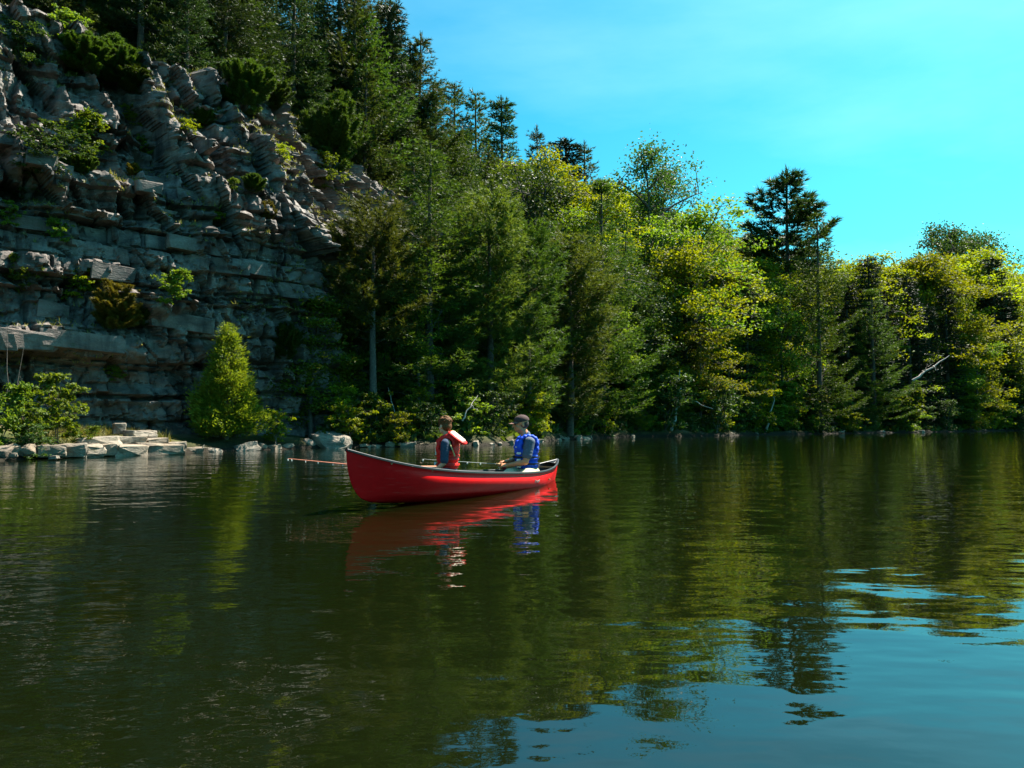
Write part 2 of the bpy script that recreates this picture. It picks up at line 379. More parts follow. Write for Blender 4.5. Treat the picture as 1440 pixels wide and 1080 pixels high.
ZT = ZR * (TOP / 13.0) + 0.30 * sstep(9, 13, ZR) * fbm(S * 0.5, S * 0, oc=3, seed=70)
OFF = cliff_off(S, ZR)
NX, NY = np.tile(nxo, (len(zz), 1)), np.tile(nyo, (len(zz), 1))
CXg = cxs[None] + NX * OFF; CYg = cys[None] + NY * OFF
rows = [np.stack([CXg, CYg, ZT], 2)]
for inn, dz in ((0.5, 0.12), (1.2, 0.15), (2.4, 0.05), (4.4, -0.4)):        # cap running back under the soil
    n_ = 0.15 * fbm(cxs * 0.9 + inn * 3, cys * 0.9, oc=3, seed=80)
    rows.append(np.stack([CXg[-1] - nxo * inn, CYg[-1] - nyo * inn, ZT[-1] + dz + n_], 1)[None])
CG = np.concatenate(rows, 0); nr, nc = CG.shape[:2]
ii = (np.arange(nr - 1)[:, None] * nc + np.arange(nc - 1)[None]).ravel()
cf = np.stack([ii, ii + 1, ii + nc + 1, ii + nc], 1)
cliff_v = CG.reshape(-1, 3)
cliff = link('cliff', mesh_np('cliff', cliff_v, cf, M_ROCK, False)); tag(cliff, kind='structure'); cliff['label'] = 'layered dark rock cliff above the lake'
BV_CLIFF = BVHTree.FromPolygons([tuple(v) for v in cliff_v[:, :3].tolist()], cf.tolist())
BV_TERR = BVHTree.FromPolygons(tv.tolist(), tf.tolist())
def hit(px, py):
    d = pix(px, py).normalized(); best = None
    for b in (BV_CLIFF, BV_TERR):
        h = b.ray_cast(CAMV, d, 400)
        if h[0] is not None and (best is None or h[3] < best[3]): best = h
    return best

# rock pieces: faceted blocks, shared meshes
def rock_mesh(name, seed, mat, box=True, sub=0, flat=False):
    r = random.Random(seed); bm = bmesh.new(); n = 26 if box else 34
    for i in range(n):
        v = Vector((r.uniform(-1, 1), r.uniform(-1, 1), r.uniform(-1, 1)))
        if box:
            m = max(abs(v.x), abs(v.y), abs(v.z)); v = v / m
            v = Vector((math.copysign(abs(v.x) ** 0.55, v.x), math.copysign(abs(v.y) ** 0.55, v.y), math.copysign(abs(v.z) ** 0.45, v.z))) * r.uniform(0.88, 1)
        else:
            v.normalize(); v *= r.uniform(0.82, 1.0)
        bm.verts.new(v * 0.5)
    if box:
        for sx in (-1, 1):
            for sy in (-1, 1):
                for sz in (-1, 1):
                    if r.random() < 0.8: bm.verts.new(Vector((sx * r.uniform(0.8, 1), sy * r.uniform(0.8, 1), sz * r.uniform(0.8, 1))) * 0.5)
    ret = bmesh.ops.convex_hull(bm, input=bm.verts[:])
    bmesh.ops.delete(bm, geom=list({g for g in ret['geom_interior'] + ret['geom_unused'] if isinstance(g, bmesh.types.BMVert)}), context='VERTS')
    if sub:
        bmesh.ops.bevel(bm, geom=bm.edges[:], offset=0.02, segments=1, affect='EDGES')
    return mesh_bm(name, bm, mat)
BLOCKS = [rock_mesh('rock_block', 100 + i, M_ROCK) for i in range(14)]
def rough_rock(name, seed, box, pw):
    me = rock_mesh(name, seed, None, box); bm = bmesh.new(); bm.from_mesh(me); bpy.data.meshes.remove(me)
    bmesh.ops.bevel(bm, geom=bm.edges[:], offset=0.035, segments=1, affect='EDGES')
    bmesh.ops.triangulate(bm, faces=bm.faces[:]); bmesh.ops.subdivide_edges(bm, edges=[e for e in bm.edges if e.calc_length() > 0.22], cuts=1)
    bmesh.ops.triangulate(bm, faces=bm.faces[:])
    c = np.array([v.co[:] for v in bm.verts]); n_ = fbm(c[:, 0] * 3 + seed, c[:, 1] * 3, c[:, 2] * 3, oc=3, seed=seed)
    for v, k in zip(bm.verts, n_): v.co *= 1 + pw * float(k)
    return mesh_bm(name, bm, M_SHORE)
SLABS = [rough_rock('rock_slab', 200 + i, True, 0.11) for i in range(8)]
BOULD = [rough_rock('boulder', 300 + i, i % 2 == 0, 0.13) for i in range(8)]

# loose-jointed blocks standing proud of the face, one object each
br = random.Random(5); nb = 0
Sidx = lambda s: int(np.clip(s / 0.055, 0, nc - 1))
for t_ in range(4000):
    if nb >= 90: break
    s = br.uniform(3.5, 21); z = br.uniform(0.3, 8.6)
    if s > 16.5 and z < 5: continue
    row = int((z + 0.5) / 0.055); ci = Sidx(s)
    wz = z - 0.28 * float(fbm(np.array([s * 0.16]), np.array([3.3]), oc=3, seed=31)[0]) - 0.022 * (s - 15)
    kk = int(np.clip(np.searchsorted(lay, wz) - 1, 0, NL - 2)); z += (lay[kk] + lay[kk + 1]) / 2 - wz
    row = int(np.clip((z + 0.5) / 0.055, 0, len(zz) - 1)); p = CG[row, ci]
    if p[2] < 0.2: continue
    th = min(0.6, float(thk[kk])) * br.uniform(0.75, 0.98); ln = br.uniform(0.6, 2.0) * (0.6 + th); dp = br.uniform(0.45, 0.9)
    if z > 6.5: th *= 0.8; ln *= 0.6
    o = link('rock_block', BLOCKS[nb % 14], cliff)
    o.location = (p[0] - nxo[ci] * (dp * 0.5 - 0.07), p[1] - nyo[ci] * (dp * 0.5 - 0.07), p[2])
    o.scale = (ln, dp, th)
    o.rotation_euler = (br.gauss(0, 0.05), 0.022 + br.gauss(0, 0.03), math.atan2(ty[ci], tx[ci]) + br.gauss(-0.04, 0.06)); nb += 1

# ------------------------------------------------------------------ water with the hull's opening left out
BOW = Vector((-1.64, 7.5, 0)); STERN = Vector((0.70, 12.0, 0))
AX = (BOW - STERN).normalized(); CL = (BOW - STERN).length; CC = (BOW + STERN) / 2
TRIM = R(3.5); Z0 = -0.098
axw = Vector((AX.x * math.cos(TRIM), AX.y * math.cos(TRIM), math.sin(TRIM))); lyw = Vector((-AX.y, AX.x, 0)); upw = axw.cross(lyw)
CM = Matrix.Translation((CC.x, CC.y, Z0)) @ Matrix((axw, lyw, upw)).transposed().to_4x4()
def hull_pt(t, u, side, inset=0.0):
    """t -1 stern .. 1 bow, u 0 keel .. 1 gunwale, side +-1"""
    a = abs(t)
    b = 0.435 * (1 - a ** 2.3) ** 0.9
    keel = 0.045 * a ** 3
    top = 0.355 + 0.205 * a ** 3.2
    v = 1 - u
    full = 1 - sm(0.55, 1.0, a)                    # full bottom amidships, V at the ends
    w_full = (1 - v ** 3.2) ** 0.55
    w_v = u ** 0.8
    w = w_full * full + w_v * (1 - full)
    w *= 1 - 0.05 * sm(0.72, 0.93, u) * full       # tumblehome
    w += 0.03 * sm(0.9, 0.96, u) * full
    ins = 0.36 * (1 - math.sqrt(max(0, 1 - v ** 2.4))) + 0.03 * sm(0.6, 0, v) * 0 + 0.05 * v
    x = t * (CL / 2 - ins * a ** 6)
    return Vector((x, side * max(0.0, b * w - inset), keel + (top - keel) * u))
def sm(a, b, x):
    t = min(1, max(0, (x - a) / (b - a))); return t * t * (3 - 2 * t)
# waterline outline
wl_pts = []
for side in (1, -1):
    lst = []
    for i in range(61):
        t = -0.985 + 1.9 * i / 60
        lo, hi = 0.0, 1.0
        f = lambda u: (CM @ hull_pt(t, u, side, 0.006)).z
        if f(0.0) > 0: break
        for _ in range(26):
            mid = (lo + hi) / 2
            if f(mid) < 0: lo = mid
            else: hi = mid
        q = CM @ hull_pt(t, lo, side, 0.006); lst.append((q.x, q.y))
    wl_pts.append(lst)
loop = wl_pts[0] + wl_pts[1][::-1]
lp = np.array(loop); cen = lp.mean(0); ang = np.arctan2(lp[:, 1] - cen[1], lp[:, 0] - cen[0])
N = len(lp)
rings = [np.c_[lp, np.zeros(N)]]
e = lp - cen
for rad in (1.6, 4.0, 14.0):
    rings.append(np.c_[cen + np.stack([np.cos(ang), np.sin(ang)], 1) * (rad + 0.0) + (e * 0.6 if rad < 2 else e * 0.2), np.zeros(N)])
rings.append(np.c_[cen + np.stack([np.cos(ang), np.sin(ang)], 1) * 320, np.zeros(N)])
wv = np.concatenate(rings); wf = []
for k in range(len(rings) - 1):
    for i in range(N):
        j = (i + 1) % N; wf.append((k * N + i, k * N + j, (k + 1) * N + j, (k + 1) * N + i))
wme = mesh_np('water', wv, np.array(wf), M_WATER, False)
bmw = bmesh.new(); bmw.from_mesh(wme); bmesh.ops.recalc_face_normals(bmw, faces=bmw.faces[:])
if sum(f.normal.z * f.calc_area() for f in bmw.faces) < 0: bmesh.ops.reverse_faces(bmw, faces=bmw.faces[:])
bmw.to_mesh(wme); bmw.free()
water = link('water', wme); tag(water, kind='structure'); water['label'] = 'dark green lake water with soft ripples'
exec_after = []
# ------------------------------------------------------------------ tree prototypes
def rot_basis(d):
    """orthonormal side/up for directions d (N,3)"""
    d = d / np.linalg.norm(d, axis=1, keepdims=True)
    a = np.where(np.abs(d[:, 2:3]) > 0.9, np.array([[1.0, 0, 0]]), np.array([[0, 0, 1.0]]))
    s = np.cross(d, a); s /= np.linalg.norm(s, axis=1, keepdims=True)
    return d, s, np.cross(s, d)
class Foliage:
    def __init__(self): self.p = []; self.d = []; self.l = []; self.w = []; self.r = []
    def add(self, p, d, l, w):
        p = np.atleast_2d(p); n = len(p)
        self.p.append(p); self.d.append(np.broadcast_to(np.atleast_2d(d), (n, 3)))
        self.l.append(np.broadcast_to(l, (n,)).astype(float)); self.w.append(np.broadcast_to(w, (n,)).astype(float))
    def mesh(self, name, mat, rs, blade=True):
        p = np.concatenate(self.p); d = np.concatenate(self.d); l = np.concatenate(self.l)[:, None]; w = np.concatenate(self.w)[:, None]
        d, s, u = rot_basis(d); a = rs.uniform(0, 2 * np.pi, (len(p), 1))
        side = s * np.cos(a) + u * np.sin(a); nor = np.cross(side, d)
        n = len(p)
        if blade:
            v = np.stack([p - side * w * 0.5, p + side * w * 0.5, p + d * l], 1).reshape(-1, 3)
            f = np.arange(3 * n).reshape(-1, 3)
        else:
            v = np.stack([p, p + d * l * 0.5 + side * w * 0.5 + nor * w * 0.12, p + d * l - nor * w * 0.1, p + d * l * 0.5 - side * w * 0.5 + nor * w * 0.12], 1).reshape(-1, 3)
            f = np.arange(4 * n).reshape(-1, 4)
        return mesh_np(name, v, f, mat)
class Tubes:
    def __init__(self): self.v = []; self.f = []; self.n = 0
    def tube(self, pts, rad, k=6):
        pts = np.asarray(pts, float); m = len(pts)
        t = np.gradient(pts, axis=0); _, s, u = rot_basis(t)
        a = np.linspace(0, 2 * np.pi, k, endpoint=False)
        rad = np.broadcast_to(rad, (m,))
        ring = pts[:, None] + rad[:, None, None] * (s[:, None] * np.cos(a)[None, :, None] + u[:, None] * np.sin(a)[None, :, None])
        self.v.append(ring.reshape(-1, 3))
        i = np.arange(m - 1)[:, None] * k; j = np.arange(k)[None]
        f = np.stack([i + j, i + (j + 1) % k, i + k + (j + 1) % k, i + k + j], 2).reshape(-1, 4) + self.n
        self.f.append(f); self.n += m * k
    def mesh(self, name, mat): return mesh_np(name, np.concatenate(self.v), np.concatenate(self.f), mat, True)
def unit(a): return a / np.linalg.norm(a, axis=-1, keepdims=True)

def trunk_path(rs, H, lean=0.02, n=10):
    z = np.linspace(0, H, n); off = np.cumsum(rs.normal(0, lean * H / n, (n, 2)), 0)
    off -= off[0]
    return np.c_[off, z]
def conifer(seed, H=10.0, start=0.15, wid=0.2, prof='pine', mat=M_PINE, gap=0.42, nb=6, up=0.12, blades=5, bl=0.2, bw=0.03, droop=0.0, irregular=0.35, bark=M_BARK, bare=0.0):
    rs = np.random.default_rng(seed); T = Tubes(); F = Foliage()
    tp = trunk_path(rs, H); T.tube(tp, np.linspace(0.016, 0.003, len(tp)) * H * (1 - 0.0), 8)
    z = start * H
    while z < H * 0.985:
        f = (z / H - start) / (1 - start)
        if prof == 'pine': L = wid * H * (1.0 - f ** 1.3) * (0.55 + 0.45 * min(1, f * 4 + 0.3)) + 0.05 * H * (1 - f)
        elif prof == 'red': L = wid * H * math.sqrt(max(0.02, 1 - (2 * f - 0.85) ** 2 / 1.35)) * (1 if f < 0.8 else 0.85)
        else: L = wid * H * (1 - f) + 0.012 * H
        cx, cy = np.interp(z, tp[:, 2], tp[:, 0]), np.interp(z, tp[:, 2], tp[:, 1])
        a0 = rs.uniform(0, 6.28)
        for k in range(nb):
            if rs.random() < irregular * 0.45: continue
            az = a0 + k * 6.283 / nb + rs.normal(0, 0.25); l = L * rs.uniform(1 - irregular, 1 + irregular * 0.7)
            el = up + rs.normal(0, 0.08) + 0.5 * f * (prof != 'spruce') - droop * (1 - f)
            n = 8; q = np.linspace(0, 1, n)
            rr = l * q; zz_ = l * (q * math.tan(el) + 0.22 * q ** 2 * (1 if prof != 'spruce' else 0.5) - 0.10 * q * (1 - q) * 2)
            path = np.c_[cx + np.cos(az) * rr, cy + np.sin(az) * rr, z + rs.normal(0, 0.08) + zz_]
            T.tube(path, np.linspace(0.012, 0.003, n) * (0.35 * l + 0.35), 4)
            dirv = np.array([math.cos(az), math.sin(az), 0.0]); sid = np.array([-math.sin(az), math.cos(az), 0.0])
            step = 0.16 * H / 10; m = max(3, int(l / step)); ts = np.linspace(0.22 if prof != 'red' else 0.45, 1.0, m)
            ts2 = np.repeat(ts, 2); sg2 = np.tile([-1.0, 1.0], m); k2 = 2 * m
            base = np.stack([np.interp(ts2, q, path[:, i]) for i in range(3)], 1)
            tl_ = (0.34 * l * (1 - ts2) + 0.035 * H) * rs.uniform(0.5, 1.15, k2)
            if prof == 'red': tl_ = 0.05 * H * rs.uniform(0.5, 1.2, k2)
            td = dirv * rs.uniform(0.5, 1.1, (k2, 1)) + sid * (sg2 * rs.uniform(0.5, 1.1, k2))[:, None]
            td[:, 2] += rs.normal(0.10, 0.07, k2) + (rs.uniform(0, 0.7, k2) if prof == 'red' else 0)
            td = unit(td)
            nt = max(2, int(round(tl_.mean() / (0.12 * H / 10))))
            tt = np.linspace(0.25, 1.0, nt)
            P = (base[:, None] + td[:, None] * tl_[:, None, None] * tt[None, :, None]).reshape(-1, 3)
            P = P + rs.normal(0, 0.012 * H / 10, P.shape)
            Td = np.repeat(np.repeat(td, nt, 0), blades, 0); P = np.repeat(P, blades, 0)
            D = unit(Td * 0.9 + rs.normal(0, 0.55, P.shape) * np.array([1, 1, 0.6 if prof != 'red' else 1.0]) + np.array([0, 0, 0.2]))
            F.add(P, D, bl * rs.uniform(0.7, 1.2, len(P)) * H / 10, bw * H / 10)
        z += gap * rs.uniform(0.7, 1.3) * (1 - 0.35 * f) * H / 10
    # leader tuft
    P = np.repeat(tp[-1:] + np.array([[0, 0, -0.1]]), 40, 0) + rs.normal(0, 0.04, (40, 3)) + np.c_[np.zeros((40, 2)), rs.uniform(-0.4, 0.1, 40)]
    F.add(P, unit(rs.normal(0, 0.5, P.shape) + np.array([0, 0, 1.0])), bl * H / 10, bw * H / 10)
    return T.mesh('trunk', bark), F.mesh('crown', mat, rs), H
def cedar(seed, H=4.0, wid=0.30, mat=M_CED, n=900, per=34, round_=1.0):
    rs = np.random.default_rng(seed); T = Tubes(); F = Foliage()
    tp = trunk_path(rs, H, 0.015); T.tube(tp, np.linspace(0.02, 0.003, len(tp)) * H, 8)
    for i in range(n):
        f = 1 - math.sqrt(rs.uniform(0, 1)) * 0.97
        Rr = wid * H * (1 - f) ** 0.8 * (0.75 + 0.25 * sm(0, 0.12, f)) + 0.02
        az = rs.uniform(0, 6.283); Rr *= 0.86 + 0.22 * math.sin(az * 3 + f * 9 + seed) * (1 - f) + rs.normal(0, 0.11)
        q = rs.uniform(0.45, 1.0) ** 0.6
        c = np.array([math.cos(az) * Rr * q, math.sin(az) * Rr * q, 0.03 * H + f * H * 0.97 + 0.12 * Rr * q])
        out = np.array([math.cos(az), math.sin(az), 0.55])
        if i % 6 == 0: T.tube(np.array([[0, 0, c[2] - 0.3 * Rr], c * np.array([0.5, 0.5, 1]) - np.array([0, 0, 0.1 * Rr]), c]), 0.006 * H / 4, 3)
        P = c + rs.normal(0, 1, (per, 3)) * np.array([0.09, 0.09, 0.07]) * H / 4
        F.add(P, unit(out + rs.normal(0, 0.5, P.shape)), 0.10 * H / 4 * rs.uniform(0.6, 1.3, per), 0.038 * H / 4)
    return T.mesh('trunk', M_BARK), F.mesh('crown', mat, rs), H
def broadleaf(seed, H=10.0, start=0.3, spread=0.30, mat=M_BRD, limbs=15, leaf=0.175, ncl=9, per=80, stems=1, flat=0.55, bark=M_BARKG, top=1.0, aspect=0.62):
    rs = np.random.default_rng(seed); T = Tubes(); F = Foliage()
    for st in range(stems):
        tp = trunk_path(rs, H * 0.93, 0.05 if stems == 1 else 0.12)
        if stems > 1: tp[:, :2] += np.outer(tp[:, 2] / H, rs.normal(0, 0.22 * H, 2))
        T.tube(tp, np.linspace(0.014, 0.002, len(tp)) * H / stems ** 0.4, 7)
        for i in range(limbs):
            f = start + (1 - start) * (i + rs.uniform(0, 0.9)) / limbs
            if f > 0.98: f = 0.98
            az = i * 2.4 + rs.normal(0, 0.4) + st
            g = (f - start) / (1 - start)
            L = spread * H * (math.sqrt(max(0.03, 1 - (1.6 * g - 0.62) ** 2)) if top > 0.5 else (1 - g * 0.8)) * rs.uniform(0.7, 1.2)
            b = np.array([np.interp(f * H * 0.93, tp[:, 2], tp[:, j]) for j in range(3)])
            el = 0.35 + 0.6 * g + rs.normal(0, 0.12)
            d = np.array([math.cos(az) * math.cos(el), math.sin(az) * math.cos(el), math.sin(el)])
            path = [b]; q = d.copy()
            for s_ in range(6):
                q = unit(q + rs.normal(0, 0.16, 3) + np.array([0, 0, -0.05])); path.append(path[-1] + q * L / 6)
            path = np.array(path); T.tube(path, np.linspace(0.0065, 0.0015, 7) * H, 5)
            for k in range(ncl):
                t = rs.uniform(0.3, 1.05); base = np.array([np.interp(min(t, 1) * 6, np.arange(7), path[:, j]) for j in range(3)])
                o = rs.normal(0, 1, 3) * np.array([1, 1, 0.6]) * 0.30 * L; o = o * min(1.0, 0.55 * L / (np.linalg.norm(o) + 1e-6))
                tip = base + o; tip[2] = min(tip[2], H)
                T.tube(np.array([base, base + o * 0.5 + np.array([0, 0, 0.02 * H]), tip]), np.array([0.0022, 0.0015, 0.0008]) * H, 3)
                r_ = rs.uniform(0.035, 0.062) * H
                P = tip + rs.normal(0, 0.6, (per, 3)) * r_ * np.array([1.15, 1.15, flat])
                D = unit(rs.normal(0, 1, P.shape) * np.array([1, 1, 0.45]) + np.array([0, 0, -0.15]))
                F.add(P, D, leaf * H / 10 * rs.uniform(0.6, 1.25, per), leaf * aspect * H / 10)
    return T.mesh('trunk', bark), F.mesh('crown', mat, rs, blade=False), H
PROTO = {}
for i in range(3): PROTO['white%d' % i] = conifer(40 + i, wid=0.195, start=0.08, gap=0.62, nb=7, blades=7, bl=0.17, bw=0.034, irregular=0.42, up=0.06)
for i in range(3): PROTO['ridge%d' % i] = conifer(50 + i, wid=0.17, start=0.18, gap=0.58, nb=5, blades=7, bl=0.20, bw=0.036, irregular=0.6, mat=M_RDG)
for i in range(2): PROTO['red%d' % i] = conifer(60 + i, wid=0.155, start=0.42, prof='red', gap=0.40, nb=5, blades=11, bl=0.26, bw=0.032, up=0.25, irregular=0.5, mat=M_RPINE, bark=M_BARKG)
PROTO['tuft0'] = conifer(66, wid=0.13, start=0.08, prof='red', gap=0.34, nb=6, blades=8, bl=0.22, bw=0.032, up=0.35, irregular=0.4, mat=M_RPINE)
PROTO['tuft1'] = conifer(67, wid=0.12, start=0.12, prof='red', gap=0.34, nb=6, blades=8, bl=0.22, bw=0.032, up=0.35, irregular=0.4, mat=M_PINE)
PROTO['lone'] = conifer(69, wid=0.115, start=0.60, prof='pine', gap=0.50, nb=7, blades=11, bl=0.30, bw=0.05, up=0.1, irregular=0.55, mat=M_SPR)
for i in range(2): PROTO['spire%d' % i] = conifer(70 + i, wid=0.10, start=0.05, prof='spruce', gap=0.30, nb=6, blades=4, bl=0.17, bw=0.045, up=-0.15, droop=0.25, irregular=0.3, mat=M_SPD)
for i in range(2): PROTO['spruce%d' % i] = conifer(75 + i, wid=0.17, start=0.06, prof='spruce', gap=0.46, nb=7, blades=6, bl=0.17, bw=0.04, up=-0.05, droop=0.2, irregular=0.35, mat=M_SPR)
PROTO['cedar0'] = cedar(80); PROTO['cedar1'] = cedar(81, wid=0.24, n=700)
for i in range(3): PROTO['broad%d' % i] = broadleaf(90 + i)
for i in range(3): PROTO['yellow%d' % i] = broadleaf(94 + i, mat=M_YEL, start=0.18, flat=0.4, limbs=16)
for i in range(2): PROTO['darkleaf%d' % i] = broadleaf(98 + i, mat=M_DRK, spread=0.33, flat=0.7, limbs=15, ncl=10)
PROTO['slim0'] = broadleaf(103, mat=M_BRD, spread=0.15, start=0.12, limbs=16, ncl=6, leaf=0.2)
PROTO['slim1'] = broadleaf(104, mat=M_YEL, spread=0.14, start=0.12, limbs=16, ncl=6, leaf=0.2)
PROTO['open'] = broadleaf(105, mat=M_DRK, spread=0.24, start=0.45, limbs=11, ncl=8, per=70, flat=0.7, leaf=0.13)
# shrubs (design height 1.5)
PROTO['bush0'] = broadleaf(110, H=1.5, start=0.12, spread=0.42, limbs=7, ncl=5, per=22, leaf=0.75, stems=3, mat=M_BRD)
PROTO['bush1'] = broadleaf(111, H=1.5, start=0.10, spread=0.45, limbs=7, ncl=5, per=24, leaf=0.6, stems=3, mat=M_YEL)
PROTO['bush2'] = broadleaf(112, H=1.5, start=0.10, spread=0.40, limbs=7, ncl=5, per=24, leaf=0.6, stems=3, mat=M_DRK)
PROTO['maple'] = broadleaf(113, H=2.2, start=0.15, spread=0.42, limbs=8, ncl=6, per=26, leaf=0.62, stems=2, mat=M_BRD, flat=0.3, aspect=0.85)
PROTO['juniper'] = conifer(115, H=1.5, wid=0.42, start=0.04, prof='pine', gap=0.7, nb=8, blades=6, bl=0.6, bw=0.10, up=0.45, irregular=0.4, mat=M_RUST)
PROTO['yjun'] = conifer(116, H=1.5, wid=0.40, start=0.04, prof='pine', gap=0.7, nb=8, blades=6, bl=0.6, bw=0.10, up=0.4, irregular=0.4, mat=M_PINE)
KINDS = {'white': 3, 'ridge': 3, 'red': 2, 'tuft': 2, 'spire': 2, 'spruce': 2, 'cedar': 2, 'broad': 3, 'yellow': 3, 'darkleaf': 2, 'slim': 2}
tr = random.Random(3)
def plant(kind, loc, h, name, label, cat, group=None, rz=None, tilt=(0, 0), sx=1.0):
    key = kind if kind in PROTO else kind + str(tr.randrange(KINDS[kind]))
    tm, cm, H = PROTO[key]
    o = empty(name, loc, tr.uniform(0, 6.28) if rz is None else rz)
    o.rotation_euler[0] = tilt[0]; o.rotation_euler[1] = tilt[1]
    s = h / H; o.scale = (s * sx, s * sx, s)
    tag(o, label, cat, group)
    stem = 'stem' if name.endswith(('shrub', 'bush', 'juniper')) else 'trunk'
    fol = 'foliage' if stem == 'stem' else 'crown'
    link(stem, tm, o); link(fol, cm, o)
    return o
def tree_at(kind, px, d, ytop, name, label, cat='tree', group=None, sx=1.0, tilt=(0, 0), rz=None, minz=0.25):
    for _ in range(60):
        top = at(px, ytop, d); z = hz(top.x, top.y)
        if z > minz: break
        d += 0.4
    return plant(kind, (top.x, top.y, z - 0.08), top.z - z + 0.08, name, label, cat, group, rz, tilt, sx)

MARKS = {'ridge': ((128, 29, 'big thick-trunked rim pine'), (330, 31, 'green layered rim pine'), (447, 33, 'small grey-green rim spruce'), (530, 38, 'smooth pale rock knob'), (610, 44, 'layered white pine top'), (700, 48, 'tufted pine column'), (755, 52, 'round bright green crown'), (840, 58, 'pine where slope meets far shore')),
         'slope': ((440, 27.6, 'light green young tree'), (527, 28.6, 'bare-trunked red pine'), (607, 31, 'tall layered white pine'), (690, 33, 'tufted pine column'), (752, 43, 'round bright green crown'), (845, 42, 'pine where slope meets far shore')),
         'far': ((845, 42, 'pine where slope meets far shore'), (905, 60, 'airy tall broadleaf'), (950, 49, 'pale leaning snag'), (985, 57, 'forked spreading broadleaf'), (1050, 59, 'bare bent stem'), (1103, 66, 'lone towering pine'), (1147, 62, 'broad white pine'), (1225, 66, 'low drooping white pine'), (1310, 67, 'fallen pale trunk'), (1340, 96, 'round dark skyline broadleafs'), (1375, 77, 'bright yellow-green shore tree'), (1425, 80, 'fresh green leaning tree'))}
def near_mark(zone, px, d):
    m = min(MARKS[zone], key=lambda q: abs(q[0] - px) + 2.5 * abs(q[1] - d))
    return ('behind the ' if d > m[1] + 3 else 'in front of the ' if d < m[1] - 3 else 'beside the ') + m[2]
# hero trees, each singled out
tree_at('cedar0', 321, 24.4, 457, 'cedar_tree', 'dense cone-shaped young cedar standing alone before the dark cliff foot', sx=1.12)
tree_at('red0', 527, 28.6, 300, 'pine_tree', 'red pine with a long bare grey trunk and tufted crown beside the shore boulders', sx=1.25, rz=1.2)
tree_at('white0', 607, 31.0, 200, 'pine_tree', 'tall dark white pine with flat layered boughs behind the boy in the canoe', sx=1.12, rz=0.6)
tree_at('slim0', 440, 27.6, 405, 'young_tree', 'light green leafy young tree at the water edge right of the cone-shaped cedar', sx=1.35)
tree_at('white1', 398, 29.0, 395, 'pine_tree', 'small pine growing against the cliff corner behind the light green young tree', sx=1.1)
tree_at('slim1', 480, 29.4, 340, 'young_tree', 'pale yellowish slim tree squeezed between the bare-trunked red pine and the cliff', sx=0.9)
tree_at('tuft0', 690, 33, 290, 'pine_tree', 'tufted pine column right of the tall dark layered white pine', sx=1.25)
tree_at('tuft1', 742, 35, 330, 'pine_tree', 'tufted pine in front of the round bright green broadleaf crown', sx=1.3)
tree_at('tuft0', 800, 37, 345, 'pine_tree', 'tufted shore pine rising above the man with the cap', sx=1.4, rz=2.0)
tree_at('darkleaf0', 752, 43, 248, 'broadleaf_tree', 'bright green rounded broadleaf crown standing among the slope pines', sx=0.95)
tree_at('broad1', 660, 36, 335, 'broadleaf_tree', 'bright broadleaf tree showing between the layered white pine and the tufted column pine')
tree_at('white2', 845, 42, 255, 'pine_tree', 'tall pine at the point where the cliff slope meets the far shore', sx=0.95)
tree_at('white1', 880, 50, 330, 'pine_tree', 'dark pine standing before the airy tall broadleaf on the far shore', sx=0.9)
tree_at('open', 905, 60, 208, 'broadleaf_tree', 'airy tall broadleaf with sky showing through its high crown', sx=1.0)
tree_at('open', 935, 64, 232, 'broadleaf_tree', 'smaller airy broadleaf just behind the airy tall one', sx=0.9, rz=2.2)
tree_at('broad0', 980, 57, 298, 'broadleaf_tree', 'spreading yellow-green broadleaf with forked dark limbs left of the lone pine')
tree_at('yellow0', 1000, 61, 345, 'broadleaf_tree', 'glowing yellow broadleaf behind the forked spreading tree')
tree_at('lone', 1103, 66, 240, 'pine_tree', 'lone dark pine towering over the far shore woods, ragged crown on bare trunk', sx=1.0, rz=0.4)
tree_at('white0', 1147, 60, 300, 'pine_tree', 'broad white pine just right of the lone towering pine', sx=0.85, rz=2.0)
tree_at('white2', 1225, 63, 408, 'pine_tree', 'low broad white pine with drooping flat boughs beside the fallen pale trunk', sx=1.15, rz=1.0)
tree_at('darkleaf1', 1326, 96, 322, 'broadleaf_tree', 'round dark broadleaf rising above the far skyline', sx=0.72)
tree_at('darkleaf0', 1362, 98, 334, 'broadleaf_tree', 'second round dark broadleaf touching the one above the far skyline', sx=0.7)
tree_at('yellow1', 1372, 74, 448, 'broadleaf_tree', 'bright yellow-green shore tree right of the fallen pale trunk')
tree_at('broad2', 1425, 77, 505, 'broadleaf_tree', 'fresh green leafy tree leaning out beside the bright yellow-green shore tree')
tree_at('yellow2', 985, 52, 455, 'broadleaf_tree', 'sunlit leafy shore tree below the forked spreading broadleaf', sx=1.2)
tree_at('slim0', 905, 50, 440, 'broadleaf_tree', 'slim leafy tree over the pale dead snag on the far shore', sx=1.5)
for (px, d, y0) in ((1050, 59, 392), (1219, 76, 362), (1276, 74, 388), (1328, 78, 405), (1396, 84, 362), (1421, 80, 412), (1384, 82, 420), (1304, 77, 430), (1245, 78, 400), (960, 58, 380), (905, 55, 395), (1290, 73, 430), (1190, 72, 395), (1410, 84, 398)):
    d = float(np.interp(px, [900, 1000, 1100, 1300, 1440], [51, 55, 61, 73, 88]))
    tree_at('spire', px, d, y0, 'spruce_tree', ('slender' if y0 > 394 else 'taller') + ' dark spruce spire ' + near_mark('far', px, d), group='spruce spires in the far shore woods', sx=1.15)

